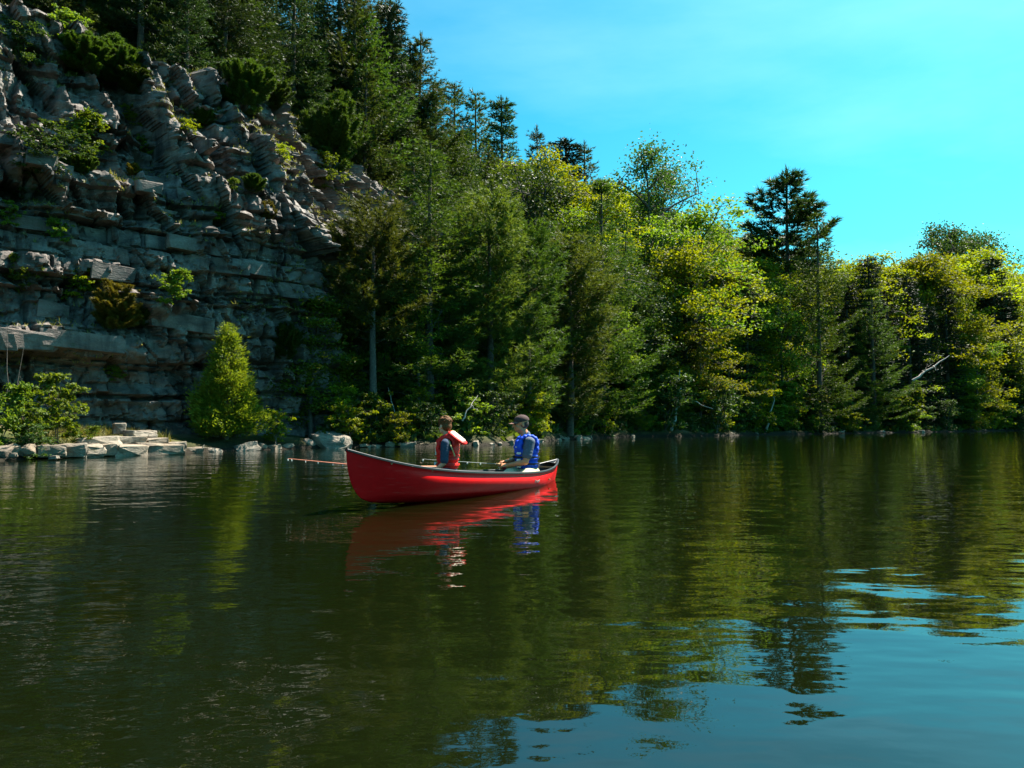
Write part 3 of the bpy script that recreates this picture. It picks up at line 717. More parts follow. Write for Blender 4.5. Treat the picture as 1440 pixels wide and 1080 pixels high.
# pines of the cliff rim, singled out
tree_at('white0', 128, 29.5, -160, 'pine_tree', 'big pine with thick dark trunk at the rim over the reddish rock', sx=1.15, rz=0.2)
tree_at('white2', 330, 31.5, -60, 'pine_tree', 'green layered pine on the rim above the ribbed rock face', sx=1.2, rz=1.7)
tree_at('spruce0', 447, 33.5, 68, 'spruce_tree', 'small grey-green spruce at the cliff rim before the tall ridge pines', sx=1.2, minz=11)

for kd, px, d, y0, w, lb in (('ridge0', 590, 42, 48, 0.9, 'ragged pine leaning on the skyline where the ridge starts to drop'), ('spire0', 546, 40, 4, 1.2, 'slim dark spruce standing up at the top of the ridge skyline'), ('ridge1', 640, 46, 118, 0.9, 'ragged skyline pine right of the leaning ridge pine'),
        ('spruce0', 704, 50, 138, 1.0, 'dark spruce with a sharp top on the falling ridge skyline'), ('ridge2', 755, 53, 178, 0.75, 'sparse wind-bent pine right of the sharp-topped skyline spruce'), ('spire1', 794, 55, 196, 1.5, 'left of two close dark pines low on the ridge skyline'), ('ridge0', 822, 56, 200, 0.8, 'right of two close dark pines low on the ridge skyline'),
        ('ridge1', 668, 47, 132, 0.9, 'second ragged skyline pine before the sharp-topped spruce'), ('ridge2', 500, 38, -30, 1.0, 'tall ragged pine left of the slim spruce at the ridge top')):
    tree_at(kd, px, d, y0, 'pine_tree' if kd[0] == 'r' else 'spruce_tree', lb, sx=w, minz=np.interp(px, [500, 660, 830], [11.5, 10, 6.5]))
SKYL = np.array([(-400, -400), (0, -260), (500, -120), (540, 5), (560, 18), (600, 78), (640, 128), (660, 150), (700, 150), (716, 188), (745, 195), (780, 228), (820, 206), (840, 245), (870, 245), (950, 292), (1040, 312),
                 (1065, 328), (1190, 338), (1215, 352), (1290, 350), (1380, 334), (1440, 332), (1900, 320)], float)
def project(p):
    v = p - CAMV; c, s = math.cos(PITCH), math.sin(PITCH)
    yy = v.y * c + v.z * s; zz_ = -v.y * s + v.z * c
    return 720 + F_PX * v.x / yy, 540 - F_PX * zz_ / yy
placed = []
def scatter(n, region, kinds, hr, spacing, name, label, cat, group, seed, slack=(0, 40), sxr=(0.9, 1.15), minh=2.0, skyline=True, zone=None, skyl=None, minz=0.05):
    SK = SKYL if skyl is None else skyl
    r = random.Random(seed); got = 0
    for _ in range(n * 60):
        if got >= n: break
        x, y = region(r)
        if any((x - a) ** 2 + (y - b) ** 2 < spacing ** 2 for a, b in placed): continue
        z = hz(x, y)
        if z < minz: continue
        px, py = project(Vector((x, y, z)))
        if px < -160 or px > 1600: continue
        h = r.uniform(*hr)
        if skyline:
            lim = np.interp(px, SK[:, 0], SK[:, 1]) + r.uniform(*slack)
            h = min(h, at(px, lim, y).z - z)
        if h < minh: continue
        placed.append((x, y)); kd = r.choice(kinds)
        nm = name if not isinstance(name, dict) else name[kd]
        lb = label if not isinstance(label, dict) else label[kd]
        if zone:
            f = (h - max(minh, hr[0] * 0.6)) / (hr[1] - max(minh, hr[0] * 0.6))
            lb = ('small ' if f < 0.33 else 'middling ' if f < 0.67 else 'tall ' if zone != 'shrub' else 'large ') + lb + ' ' + near_mark(zone, px, y)
        plant(kd, (x, y, z - 0.1), h, nm, lb, cat, group, None, (r.gauss(0, 0.03), r.gauss(0, 0.03)), r.uniform(*sxr)); got += 1
    return got
def along(pts, lo, hi, d0, d1, poly):
    P = [Vector(q[:2]) for q in pts]
    def f(r):
        while True:
            i = r.randrange(lo, hi); a, b = P[i], P[i + 1]
            if r.random() > (b - a).length / 22.0 and r.random() > 0.4: continue
            t = r.random(); p = a.lerp(b, t); d = (b - a).normalized(); nrm = Vector((-d.y, d.x))
            p = p + nrm * r.uniform(d0, d1); return p.x, p.y
    return f
NM = {'ridge': 'pine_tree', 'white': 'pine_tree', 'spruce': 'spruce_tree', 'broad': 'broadleaf_tree', 'darkleaf': 'broadleaf_tree', 'tuft': 'pine_tree', 'red': 'pine_tree', 'yellow': 'broadleaf_tree', 'slim': 'young_tree', 'spire': 'spruce_tree'}
LB = {'ridge': 'ragged dark ridge pine', 'white': 'layered green ridge pine', 'spruce': 'dark ridge spruce', 'broad': 'leafy ridge tree', 'yellow': 'yellowish leafy ridge tree'}
scatter(85, along(CLIFF, 2, 7, 4.0, 14, 0), ['ridge', 'ridge', 'spruce', 'spruce', 'white'], (6.5, 11.5), 1.4, NM, LB, 'tree', 'trees crowding the ridge above the cliff', 12, zone='ridge', minz=11.3)
scatter(60, along(CLIFF, 6, 11, 3.0, 16, 0), ['ridge', 'ridge', 'spruce', 'spruce', 'white'], (8, 16), 1.5, NM, LB, 'tree', 'trees crowding the ridge above the cliff', 22, (0, 45), zone='ridge', minz=6.5)
LB = {'white': 'slope pine', 'tuft': 'tufted slope pine', 'broad': 'leafy slope tree', 'darkleaf': 'dark leafy slope tree', 'spruce': 'dark slope spruce'}
scatter(34, along(SHORE, 7, 11, 2.0, 10, 0), ['white', 'tuft', 'tuft', 'broad', 'broad'], (5, 10), 1.7, NM, LB, 'tree', 'trees on the slope right of the cliff', 13, (0, 110), zone='slope', minh=1.6,
        skyl=np.array([(300, 480), (400, 425), (450, 385), (500, 345), (560, 330), (600, 250), (660, 330), (700, 290), (760, 265), (850, 255), (1000, 300)], float))
LB = {'yellow': 'sunlit yellow-green far shore tree', 'broad': 'green leafy far shore tree', 'white': 'green far shore pine', 'darkleaf': 'dark leafy far shore tree', 'slim': 'slim young far shore tree'}
scatter(60, along(SHORE, 10, 16, 2.0, 12, 0), ['yellow', 'yellow', 'broad', 'white', 'slim', 'darkleaf'], (7, 13), 2.2, NM, LB, 'tree', 'trees of the far shore woods', 14, (20, 130), zone='far')
scatter(135, along(SHORE, 10, 16, 10, 40, 0), ['yellow', 'yellow', 'broad', 'white', 'broad'], (10, 17), 2.0, NM, LB, 'tree', 'trees of the far shore woods', 15, (0, 25), zone='far')

wr_ = random.Random(44)
for i in range(30):
    px = 1010 + i * 15.5 + wr_.uniform(-6, 6); d = np.interp(px, [1000, 1100, 1300, 1440], [58, 64, 77, 92]) + wr_.uniform(0, 9)
    y0 = np.interp(px, [1000, 1060, 1200, 1440], [365, 372, 372, 360]) + wr_.uniform(-14, 50)
    kd = wr_.choice(['yellow', 'yellow', 'yellow', 'broad']); tp_ = at(px, y0, d); placed.append((tp_.x, tp_.y))
    tree_at(kd, px, d, y0, 'broadleaf_tree', ('high ' if y0 < 372 else 'lower ' if y0 > 398 else '') + LB[kd].replace('far shore', 'bank') + ' ' + near_mark('far', px, d), group='trees of the far shore woods', sx=wr_.uniform(0.85, 1.1))

# shrubs of the shoreline
LB = {'bush0': 'green shore shrub', 'bush1': 'yellowish shore shrub', 'bush2': 'dark shore shrub'}
NMB = {k: 'shrub' for k in LB}
scatter(46, along(SHORE, 6, 11, 0.5, 3.2, 0), list(LB), (0.7, 2.0), 0.55, NMB, LB, 'shrub', 'shrubs in the shoreline thicket', 16, skyline=False, minh=0.3, zone='slope')
scatter(110, along(SHORE, 10, 16, 0.1, 3.0, 0), list(LB), (1.2, 3.6), 0.9, NMB, LB, 'shrub', 'shrubs in the shoreline thicket', 17, skyline=False, minh=0.3, zone='far')
LBR = {'bush0': 'leafy rim bush', 'bush1': 'yellowish rim bush', 'yjun': 'evergreen rim bush'}
scatter(60, along(CLIFF, 3, 8, 3.2, 6.2, 0), list(LBR), (0.5, 1.4), 0.5, {k: 'bush' for k in LBR}, LBR, 'bush', 'bushes along the cliff rim', 18, skyline=False, minh=0.2, zone='ridge')

# plants rooted in the cliff face
def shrub_hit(kind, px, py, hpx, name, label, sx=1.0, group=None):
    h = hit(px, py)
    if h is None: return
    p = h[0]; hh = hpx / F_PX * p.y
    nv = h[1]; out = Vector((nv.x, nv.y, 0)); out = out.normalized() * 0.05 if out.length > 0.01 else Vector()
    plant(kind, p - Vector((0, 0, 0.05)) + out, hh, name, label, 'shrub', group, None, (random.gauss(0, 0.1), random.gauss(0, 0.1)), sx)
for a in (('bush0', 105, 236, 75, 'leafy_shrub', 'upright leafy shrub in the shaded cliff alcove'), ('bush2', 62, 240, 70, 'dark_shrub', 'dark shrub in the alcove left of the upright leafy one', 1.4),
          ('yjun', 120, 242, 28, 'evergreen_shrub', 'low evergreen clump below the upright leafy shrub of the alcove', 1.6), ('juniper', 190, 246, 18, 'evergreen_shrub', 'tiny clump on the thin ledges right of the alcove', 1.5),
          ('bush0', 212, 218, 30, 'leafy_shrub', 'small leafy shrub on the bulging pale rock right of the alcove'), ('bush1', 185, 180, 36, 'leafy_shrub', 'yellowish shrub at the ledge over the cliff alcove', 1.2),
          ('bush0', 10, 316, 36, 'leafy_shrub', 'pale leafy shrub at the jutting slab left end'), ('bush0', 88, 340, 34, 'leafy_shrub', 'leafy shrub sprouting on top of the long jutting slab'),
          ('bush0', 40, 405, 46, 'leafy_shrub', 'thin leafy shrub hanging below the jutting slab'), ('bush1', 122, 425, 48, 'leafy_shrub', 'pale leafy shrub beside the rusty juniper on the cliff', 1.2),
          ('juniper', 165, 462, 62, 'juniper', 'rusty green juniper sprawling over a mid-cliff ledge', 1.35), ('yjun', 192, 455, 36, 'evergreen_shrub', 'green end of the juniper clump on the mid-cliff ledge', 1.5),
          ('bush0', 238, 428, 50, 'leafy_shrub', 'small upright leafy shrub between juniper and blocky outcrop'), ('bush1', 312, 320, 44, 'leafy_shrub', 'yellowish shrub on the ledge below the ribbed face', 1.4),
          ('yjun', 358, 266, 24, 'evergreen_shrub', 'round evergreen tuft under the ribbed rock face', 1.5), ('juniper', 375, 308, 26, 'juniper', 'rusty tuft on the rock knob under the ribbed face', 1.2),
          ('bush0', 430, 190, 70, 'leafy_shrub', 'tall bright shrub climbing the gully at the cliff corner'), ('bush0', 462, 268, 48, 'leafy_shrub', 'bright sapling on the rock step under the gully'),
          ('bush1', 520, 235, 52, 'leafy_shrub', 'yellow-green shrub under the smooth pale knob of rock', 1.4), ('bush1', 548, 250, 50, 'leafy_shrub', 'second yellow-green shrub right of the smooth pale knob', 1.3),
          ('bush0', 158, 535, 26, 'leafy_shrub', 'tiny leafy tuft low on the dark cliff wall', 1.3), ('bush2', 30, 275, 40, 'dark_shrub', 'spreading dark evergreen clump on the cliff left of the alcove', 1.8),
          ('yjun', 400, 500, 50, 'evergreen_shrub', 'small evergreen against the dark cliff corner'), ('yjun', 468, 235, 105, 'evergreen_shrub', 'stubby pine rooted in the gully at the cliff corner', 0.9), ('yjun', 165, 118, 66, 'evergreen_shrub', 'bushy low pine hanging over the rim under the thick-trunked pine', 1.3), ('yjun', 190, 130, 40, 'evergreen_shrub', 'low evergreen spilling over the dark rim notch', 1.5), ('bush0', 95, 60, 50, 'leafy_shrub', 'leafy shrub among the reddish rim rocks', 1.2),
          ('bush2', 30, 90, 60, 'dark_shrub', 'dark shrub behind the reddish rim boulders', 1.3), ('yjun', 120, 100, 55, 'evergreen_shrub', 'dense low evergreen right of the reddish rim rocks', 1.6), ('yjun', 345, 150, 70, 'evergreen_shrub', 'drooping evergreen over the rim above the rock ribs', 1.3), ('yjun', 385, 152, 40, 'evergreen_shrub', 'low evergreen at the head of the corner gully', 1.6),
          ('bush0', 265, 92, 60, 'leafy_shrub', 'bright leafy rim shrub above the vertical pale rib'), ('bush0', 325, 270, 20, 'leafy_shrub', 'tiny leafy tuft in the ribbed rock face', 1.2), ('yjun', 290, 175, 26, 'evergreen_shrub', 'mossy evergreen streak under the rim left of the ribs', 1.6), ('bush1', 395, 225, 26, 'leafy_shrub', 'little shrub on the pale rock rib below the corner gully', 1.2),
          ('bush1', 265, 190, 26, 'leafy_shrub', 'little yellowish shrub at the head of the rock ribs', 1.3)):
    shrub_hit(*a[:6], sx=a[6] if len(a) > 6 else 1.0)
# leafy plants on the rock shelf
def ground_shrub(kind, px, d, hpx, name, label, cat='shrub', sx=1.0, group=None):
    p = at(px, 600, d); z = max(hz(p.x, p.y), 0.05)
    plant(kind, (p.x, p.y, z - 0.05), hpx / F_PX * d, name, label, cat, group, None, (0, 0), sx)
ground_shrub('maple', 82, 19.8, 98, 'leafy_shrub', 'broad-leaved bright maple shrub on the rock shelf under the cliff', sx=0.85)
ground_shrub('maple', 42, 18.9, 66, 'leafy_shrub', 'lower maple shrub left of the broad-leaved bright one', sx=0.9)
ground_shrub('bush2', 55, 18.6, 48, 'dark_shrub', 'dark undergrowth shrub below the maple shrubs on the rock shelf', sx=1.3)
ground_shrub('bush0', -2, 18.4, 92, 'leafy_shrub', 'leafy shrub around the two thin dead stems by the shelf', sx=0.7)
ground_shrub('bush1', 390, 25.3, 52, 'leafy_shrub', 'bright leafy shrub at the foot of the cone-shaped cedar', sx=0.9)
ground_shrub('bush0', 120, 20.3, 30, 'leafy_shrub', 'small round leafy plant at the back of the rock shelf')

# dead wood
def dead(name, label, chains, cat, r0=0.05, mat=M_DEAD):
    base = Vector(chains[0][0]); o = empty(name, base); tag(o, label, cat)
    for i, ch in enumerate(chains):
        T = Tubes(); pts = np.array([list(Vector(c) - base) for c in ch]); n = len(pts)
        q = np.linspace(0, 1, 9); pp = np.stack([np.interp(q * (n - 1), np.arange(n), pts[:, j]) for j in range(3)], 1)
        pp[1:-1] += np.random.default_rng(i + len(ch)).normal(0, r0 * 0.5, (7, 3))
        T.tube(pp, np.linspace(r0, r0 * 0.25, 9) * (1 if i == 0 else 0.5), 6)
        link('trunk' if i == 0 else 'branch', T.mesh('wood', mat), o)
    return o
dead('fallen_tree', 'pale fallen dead trunk slanting out of the far shore thicket', [[at(1283, 535, 65), at(1310, 516, 65.2), at(1335, 500, 65.5)], [at(1296, 526, 65), at(1304, 515, 64.6), at(1309, 512, 64.5)], [at(1312, 515, 65.1), at(1318, 522, 64.8)]], 'dead tree', 0.11)
dead('dead_snag', 'pale dead leaning snag under the slim leafy far shore tree', [[at(944, 606, 49.0), at(950, 585, 49), at(953, 555, 49), at(956, 520, 49.4)], [at(952, 568, 49), at(968, 560, 48.8), at(984, 566, 48.6), at(1003, 575, 48.5)], [at(951, 575, 49), at(962, 565, 48.7)]], 'dead tree', 0.12)
dead('dead_sapling', 'thin pale bare stem bending up from the far shore below the lone pine', [[at(1077, 611, 55.5), at(1081, 590, 55.5), at(1086, 570, 55.5), at(1088, 545, 55.6)]], 'dead stem', 0.09)
dead('dead_branch', 'leaning pale dead branch in the dark bank between the two paddlers', [[at(650, 592, 29.3), at(660, 572, 29.5), at(672, 556, 29.9)], [at(662, 570, 29.5), at(676, 580, 29.4)]], 'dead branch', 0.035)
dead('dead_sapling', 'curved grey bare stem right of the bare-trunked red pine', [[at(556, 605, 28.6), at(557, 585, 28.6), at(549, 560, 28.7), at(546, 545, 28.8)]], 'dead stem', 0.025)
dead('dead_sapling', 'straight thin dead stem against the cliff at the rock shelf', [[at(9, 600, 18.9), at(10, 540, 18.9), at(10, 455, 18.9)]], 'dead stem', 0.016, M_BARKG)
dead('dead_sapling', 'slanting thin dead stem beside the straight one at the rock shelf', [[at(17, 600, 18.8), at(22, 555, 18.8), at(34, 482, 18.9)], [at(24, 545, 18.8), at(31, 520, 18.7)]], 'dead stem', 0.016, M_BARKG)

# ------------------------------------------------------------------ shore rocks
shelf = empty('rock_shelf', at(150, 641, 19.5)); tag(shelf, 'pale flat sunlit rock shelf at the water below the cliff', 'rock')
rr = random.Random(9); SH0 = Vector(shelf.location)
def slab(c, size, rz, k, par=shelf, nm='slab', meshes=None, tilt=0.04):
    o = link(nm, (meshes or SLABS)[k % 8], par); o.location = Vector(c) - (Vector(par.location) if par else Vector()); o.scale = size
    o.rotation_euler = (rr.gauss(0, tilt), rr.gauss(0, tilt), rz); return o
for i, (px, py, d, w, h, dp) in enumerate(((222, 632, 20.9, 62, 17, 1.1), (178, 634, 20.2, 46, 16, 0.9), (150, 632, 19.9, 28, 15, 0.9), (125, 634, 19.4, 34, 16, 0.9), (95, 634, 18.9, 36, 18, 1.0), (70, 634, 18.5, 36, 16, 1.0),
                                      (140, 622, 20.3, 56, 14, 1.0), (182, 620, 20.9, 38, 12, 0.8), (215, 620, 21.4, 30, 9, 0.7), (168, 603, 21.4, 16, 14, 0.5), (205, 609, 21.9, 22, 7, 0.6),
                                      (196, 611, 21.3, 34, 9, 0.7), (245, 627, 21.6, 22, 10, 0.6))):
    slab(at(px, py, d + dp * 0.4), (w / F_PX * d * 1.08, dp, h / F_PX * d * 1.15), 0.75 + rr.gauss(0, 0.12), i)
def boulder(px, py, d, w, h, label, k, group='boulders along the shore', mesh=None):
    o = link('boulder', (mesh or BOULD)[k % 8]); o.location = at(px, py, d); o.scale = (w / F_PX * d, w / F_PX * d * 0.8, h / F_PX * d * 1.0)
    o.rotation_euler = (rr.gauss(0, 0.15), rr.gauss(0, 0.15), rr.uniform(0, 6.28)); tag(o, label, 'rock', group)
boulder(466, 622, 26.6, 52, 24, 'large pale boulder with a crack at the shore left of the bow', 0)
boulder(434, 625, 26.3, 30, 18, 'pale rounded boulder left of the large cracked one', 3)
for i, (px, py, d, w, h) in enumerate(((10, 636, 18.1, 30, 16), (40, 633, 18.4, 36, 20), (76, 643, 18.0, 12, 5), (20, 640, 17.9, 16, 10))):
    boulder(px, py, d, w, h, 'grey boulder in the shade left of the rock shelf', i + 2, 'boulders left of the rock shelf')
for i, (px, py, d, w, h) in enumerate(((268, 634, 22.6, 30, 12), (300, 634, 23.2, 32, 12), (345, 631, 24.2, 34, 14), (368, 629, 24.8, 22, 14), (385, 630, 25.0, 20, 10), (405, 628, 25.6, 26, 12))):
    boulder(px, py, d, w, h, 'low dark rock under the cone-shaped cedar', i, 'rocks below the cedar')
for i in range(34):
    t = i / 33; px = 492 + 330 * t + rr.uniform(-4, 4); d = np.interp(px, [490, 560, 700, 790, 830], [26.9, 27.4, 29.4, 38.5, 41.5]); py = np.interp(px, [490, 700, 790, 830], [629, 626, 618, 617]) + rr.uniform(-3, 1)
    wst = rr.uniform(8, 24); boulder(px, py, d + rr.uniform(0, 0.5), wst, rr.uniform(4, 9), ('larger ' if wst > 17 else 'small ') + 'grey stone on the shady bank ' + near_mark('slope', px, d), i, 'stones along the shady bank')
for i in range(14):
    px = 840 + i * 44 + rr.uniform(-15, 15); d = np.interp(px, [830, 900, 1000, 1100, 1300, 1440], [42, 47.3, 50.8, 56.5, 68.5, 83.5])
    p = at(px, 600, d); p.z = 0.05
    x, y = project(p); boulder(x, y, d, rr.uniform(7, 16), rr.uniform(3, 6), 'dark low stone at the water edge ' + near_mark('far', px, d), i, 'stones of the far shore')

# ground cover: grasses and leaf litter plants nobody could count
def cover(name, label, n, sampler, mat, ln, wd, seed, up=1.0, blade=True, per=7):
    r = random.Random(seed); rs = np.random.default_rng(seed); F = Foliage(); P = []
    while len(P) < n: P.append(sampler(r))
    P = np.array([p for p in P if p is not None])
    P = np.repeat(P, per, 0) + rs.normal(0, 0.05, (len(P) * per, 3)) * np.array([1, 1, 0.2])
    D = unit(rs.normal(0, 0.5, P.shape) + np.array([0, 0, up]))
    F.add(P, D, ln * rs.uniform(0.5, 1.4, len(P)), wd)
    o = link(name, F.mesh(name, mat, rs, blade)); tag(o, label, 'grass', kind='stuff'); return o
def shelf_s(r):
    p = at(r.uniform(60, 240), 600, r.uniform(19.8, 23.0)); z = hz(p.x, p.y)
    return (p.x, p.y, z + 0.02) if z > 0.3 else None
cover('dry_grass', 'dry grass and low plants on the rock shelf', 700, shelf_s, M_GRASS, 0.22, 0.02, 1)
fs = along(SHORE, 6, 16, 0.3, 14, 0)
def forest_s(r):
    x, y = fs(r); z = hz(x, y); return (x, y, z) if z > 0.1 else None
cover('undergrowth', 'low undergrowth on the forest floor along the shore', 5000, forest_s, M_LITTER, 0.42, 0.22, 2, 0.5, False, 9)
fr = along(CLIFF, 3, 9, 3.0, 12, 0)
def rim_s(r):
    x, y = fr(r); return (x, y, hz(x, y))
cover('rim_undergrowth', 'low plants and grass on the cliff rim and ridge', 4200, rim_s, M_LITTER, 0.30, 0.13, 3, 0.6, False, 9)
# moss and grass on the ledges of the cliff
def ledge_pts():
    out = []; e1 = CG[1:-1, 1:-1]; n_ = np.cross(CG[1:-1, 2:] - CG[1:-1, :-2], CG[2:, 1:-1] - CG[:-2, 1:-1]); n_ /= np.linalg.norm(n_, axis=2, keepdims=True) + 1e-9
    ups = np.abs(n_[..., 2]) > 0.72
    ups &= (fbm(e1[..., 0] * 0.6, e1[..., 1] * 0.6, e1[..., 2] * 0.6, oc=2, seed=90) > 0.12) & (e1[..., 2] > 1.0)
    return e1[ups]
LP = ledge_pts()
cover('ledge_grass', 'moss and grass tufts growing on the cliff ledges', min(5000, len(LP)), lambda r: tuple(LP[r.randrange(len(LP))]), M_GRASS, 0.14, 0.022, 4, 0.8, True, 7)

# ------------------------------------------------------------------ canoe
M_HULL = simple('red_hull', (0.72, 0.004, 0.007), 0.42, 0.12, 0.05, 9, 0.08)
def scuff(m):
    n, l = m.node_tree.nodes, m.node_tree.links; p = n['Principled BSDF']; src = p.inputs['Base Color'].links[0].from_socket
    tc = n.new('ShaderNodeTexCoord'); mp = n.new('ShaderNodeMapping'); mp.inputs['Scale'].default_value = (2.0, 6, 45); mp.inputs['Rotation'].default_value = (0, 0.06, 0)
    t = n.new('ShaderNodeTexNoise'); t.inputs['Scale'].default_value = 1.6; t.inputs['Detail'].default_value = 6; l.new(tc.outputs['Object'], mp.inputs[0]); l.new(mp.outputs[0], t.inputs['Vector'])
    r = n.new('ShaderNodeMapRange'); r.inputs[1].default_value = 0.60; r.inputs[2].default_value = 0.72; r.inputs[4].default_value = 0.28; l.new(t.outputs['Fac'], r.inputs[0])
    x = n.new('ShaderNodeMix'); x.data_type = 'RGBA'; x.inputs[7].default_value = (0.62, 0.10, 0.09, 1); l.new(r.outputs[0], x.inputs[0]); l.new(src, x.inputs[6]); l.new(x.outputs[2], p.inputs['Base Color'])
scuff(M_HULL)
M_INN = simple('hull_inside', (0.07, 0.068, 0.065), 0.6, 0.3, 0.1, 20, 0.1)
M_RAIL = simple('rail_vinyl', (0.020, 0.024, 0.028), 0.45, 0.3, 0.05, 40, 0.15)
M_ASH = simple('ash_wood', (0.30, 0.19, 0.09), 0.5, 0.4, 0.2, 30, 0.2)
M_WEB = simple('seat_webbing', (0.06, 0.055, 0.05), 0.8, 0.2, 0.3, 80, 0.2)
M_MARK = simple('hull_mark', (0.35, 0.33, 0.30), 0.5, 0.4, 0, 40, 0.1)
canoe = empty('canoe'); canoe.matrix_world = CM
tag(canoe, 'red canoe with dark rails carrying two people on the lake', 'canoe')
NT, NU = 96, 26
def hull_mesh(inset, name, mat, flip):
    bm = bmesh.new(); grid = {}
    us = [(i / NU) ** 1.0 for i in range(NU + 1)]
    for i in range(NT + 1):
        q = -1 + 2 * i / NT; t = math.copysign(1 - (1 - abs(q)) ** 1.5, q)
        for sd in (1, -1):
            for j, u in enumerate(us):
                p = hull_pt(t, u, sd, inset)
                if inset: p.z += inset * (1 - u) * 1.2; p.x *= 1 - inset / 2.5 * (abs(t) ** 6)
                grid[i, sd, j] = bm.verts.new(p)
    for i in range(NT):
        for sd in (1, -1):
            for j in range(NU):
                vs_ = [grid[i, sd, j], grid[i + 1, sd, j], grid[i + 1, sd, j + 1], grid[i, sd, j + 1]]
                try: bm.faces.new(vs_ if sd < 0 else vs_[::-1])
                except ValueError: pass
    bmesh.ops.remove_doubles(bm, verts=bm.verts[:], dist=0.0006)
    return mesh_bm(name, bm, mat, True)
hull = link('hull', hull_mesh(0, 'hull', M_HULL, False), canoe)
link('inner_lining', hull_mesh(0.010, 'inner_lining', M_INN, True), hull)
def gun(t, sd, dy=0.0, dz=0.0):
    p = hull_pt(t, 1.0, sd); p.y += sd * dy; p.z += dz; return p
for sd in (1, -1):
    bm = bmesh.new(); prev = None
    for i in range(121):
        q = -1 + 2 * i / 120; t = math.copysign(1 - (1 - abs(q)) ** 1.4, q) * 0.998
        p = gun(t, sd)
        prof = [(-0.013, -0.003), (-0.013, 0.006), (-0.008, 0.010), (0.008, 0.010), (0.014, 0.005), (0.014, -0.012), (0.010, -0.015), (0.003, -0.013)]
        ring = [bm.verts.new((p.x, p.y + sd * a, p.z + b)) for a, b in prof]
        if prev:
            for k in range(8): bm.faces.new((prev[k], prev[(k + 1) % 8], ring[(k + 1) % 8], ring[k]))
        else: bm.faces.new(ring)
        prev = ring
    bm.faces.new(prev[::-1])
    link('gunwale', mesh_bm('gunwale', bm, M_RAIL, False), canoe)
def cbox(bm, c, s, rz=0, bev=0.006):
    r = bmesh.ops.create_cube(bm, size=1, matrix=Matrix.Translation(c) @ Matrix.Rotation(rz, 4, 'Z') @ Matrix.Diagonal((*s, 1)))
    es = list({e for v in r['verts'] for e in v.link_edges})
    if bev: bmesh.ops.bevel(bm, geom=es, offset=bev, segments=2, affect='EDGES')
for sg in (1, -1):          # deck plates
    bm = bmesh.new(); rows_ = []
    for i in range(9):
        t = sg * (0.86 + 0.135 * i / 8); p = hull_pt(t, 1.0, 1); w = max(0.004, p.y - 0.004)
        rows_.append([bm.verts.new((p.x, k * w, p.z + 0.004 + 0.02 * (1 - k * k) * (1 - i / 8))) for k in (-1, -0.5, 0, 0.5, 1)])
    for i in range(8):
        for k in range(4): bm.faces.new((rows_[i][k], rows_[i][k + 1], rows_[i + 1][k + 1], rows_[i + 1][k]))
    ret = bmesh.ops.solidify(bm, geom=bm.faces[:], thickness=0.006)
    link('deck_plate', mesh_bm('deck_plate', bm, M_RAIL, True), canoe)
    # carry handle
    p = hull_pt(sg * 0.80, 1.0, 1); bm = bmesh.new(); cbox(bm, (p.x, 0, p.z - 0.02), (0.035, 2 * p.y, 0.022)); link('carry_handle', mesh_bm('carry_handle', bm, M_ASH), canoe)
SEAT_M, SEAT_B = -1.45, 0.66
for x in (SEAT_M, SEAT_B):
    t = x / (CL / 2); hw = hull_pt(t, 0.8, 1).y
    bm = bmesh.new()
    for dx in (-0.13, 0.13): cbox(bm, (x + dx, 0, 0.262), (0.035, 2 * hw * 0.985, 0.022))
    for dy in (-0.2, 0.2): cbox(bm, (x, dy, 0.262), (0.235, 0.03, 0.020))
    seat = link('seat', mesh_bm('seat', bm, M_ASH), canoe)
    bm = bmesh.new(); cbox(bm, (x, 0, 0.272), (0.25, 0.39, 0.006), bev=0.002); link('webbing', mesh_bm('webbing', bm, M_WEB), seat)
for x in (-0.55, 1.45):
    p = hull_pt(x / (CL / 2), 1.0, 1); bm = bmesh.new(); cbox(bm, (x, 0, p.z - 0.022), (0.06, 2 * p.y - 0.01, 0.022)); link('thwart', mesh_bm('thwart', bm, M_ASH), canoe)
# small worn mark on the near side towards the stern: a pale twig-like emblem
bm = bmesh.new()
def hull_n(t, u, sd):
    a = hull_pt(t + 0.003, u, sd) - hull_pt(t - 0.003, u, sd); b = hull_pt(t, u + 0.01, sd) - hull_pt(t, u - 0.01, sd); n_ = a.cross(b).normalized()
    return n_ if n_.y * sd > 0 else -n_
NEAR = 1 if (CM.to_3x3() @ Vector((0, 1, 0))).dot(Vector((1, -1, 0))) > 0 else -1
mt0, mu0 = -0.40, 0.66
for (a0, b0, a1, b1) in ((-0.035, 0.05, -0.022, -0.05), (-0.035, 0.05, 0.0, 0.0), (0.0, 0.0, 0.03, 0.055), (0.03, 0.055, 0.036, -0.05), (0.0, 0.0, 0.004, -0.06)):
    A = hull_pt(mt0 + a0, mu0 + b0, NEAR); B = hull_pt(mt0 + a1, mu0 + b1, NEAR); n_ = hull_n(mt0, mu0, NEAR)
    sdv = (B - A).cross(n_).normalized() * 0.0055
    vs_ = [bm.verts.new(q + n_ * 0.004) for q in (A - sdv, A + sdv, B + sdv, B - sdv)]; bm.faces.new(vs_)
em = link('emblem', mesh_bm('emblem', bm, M_MARK), hull)
sol = em.modifiers.new('thickness', 'SOLIDIFY'); sol.thickness = 0.002; sol.offset = 1

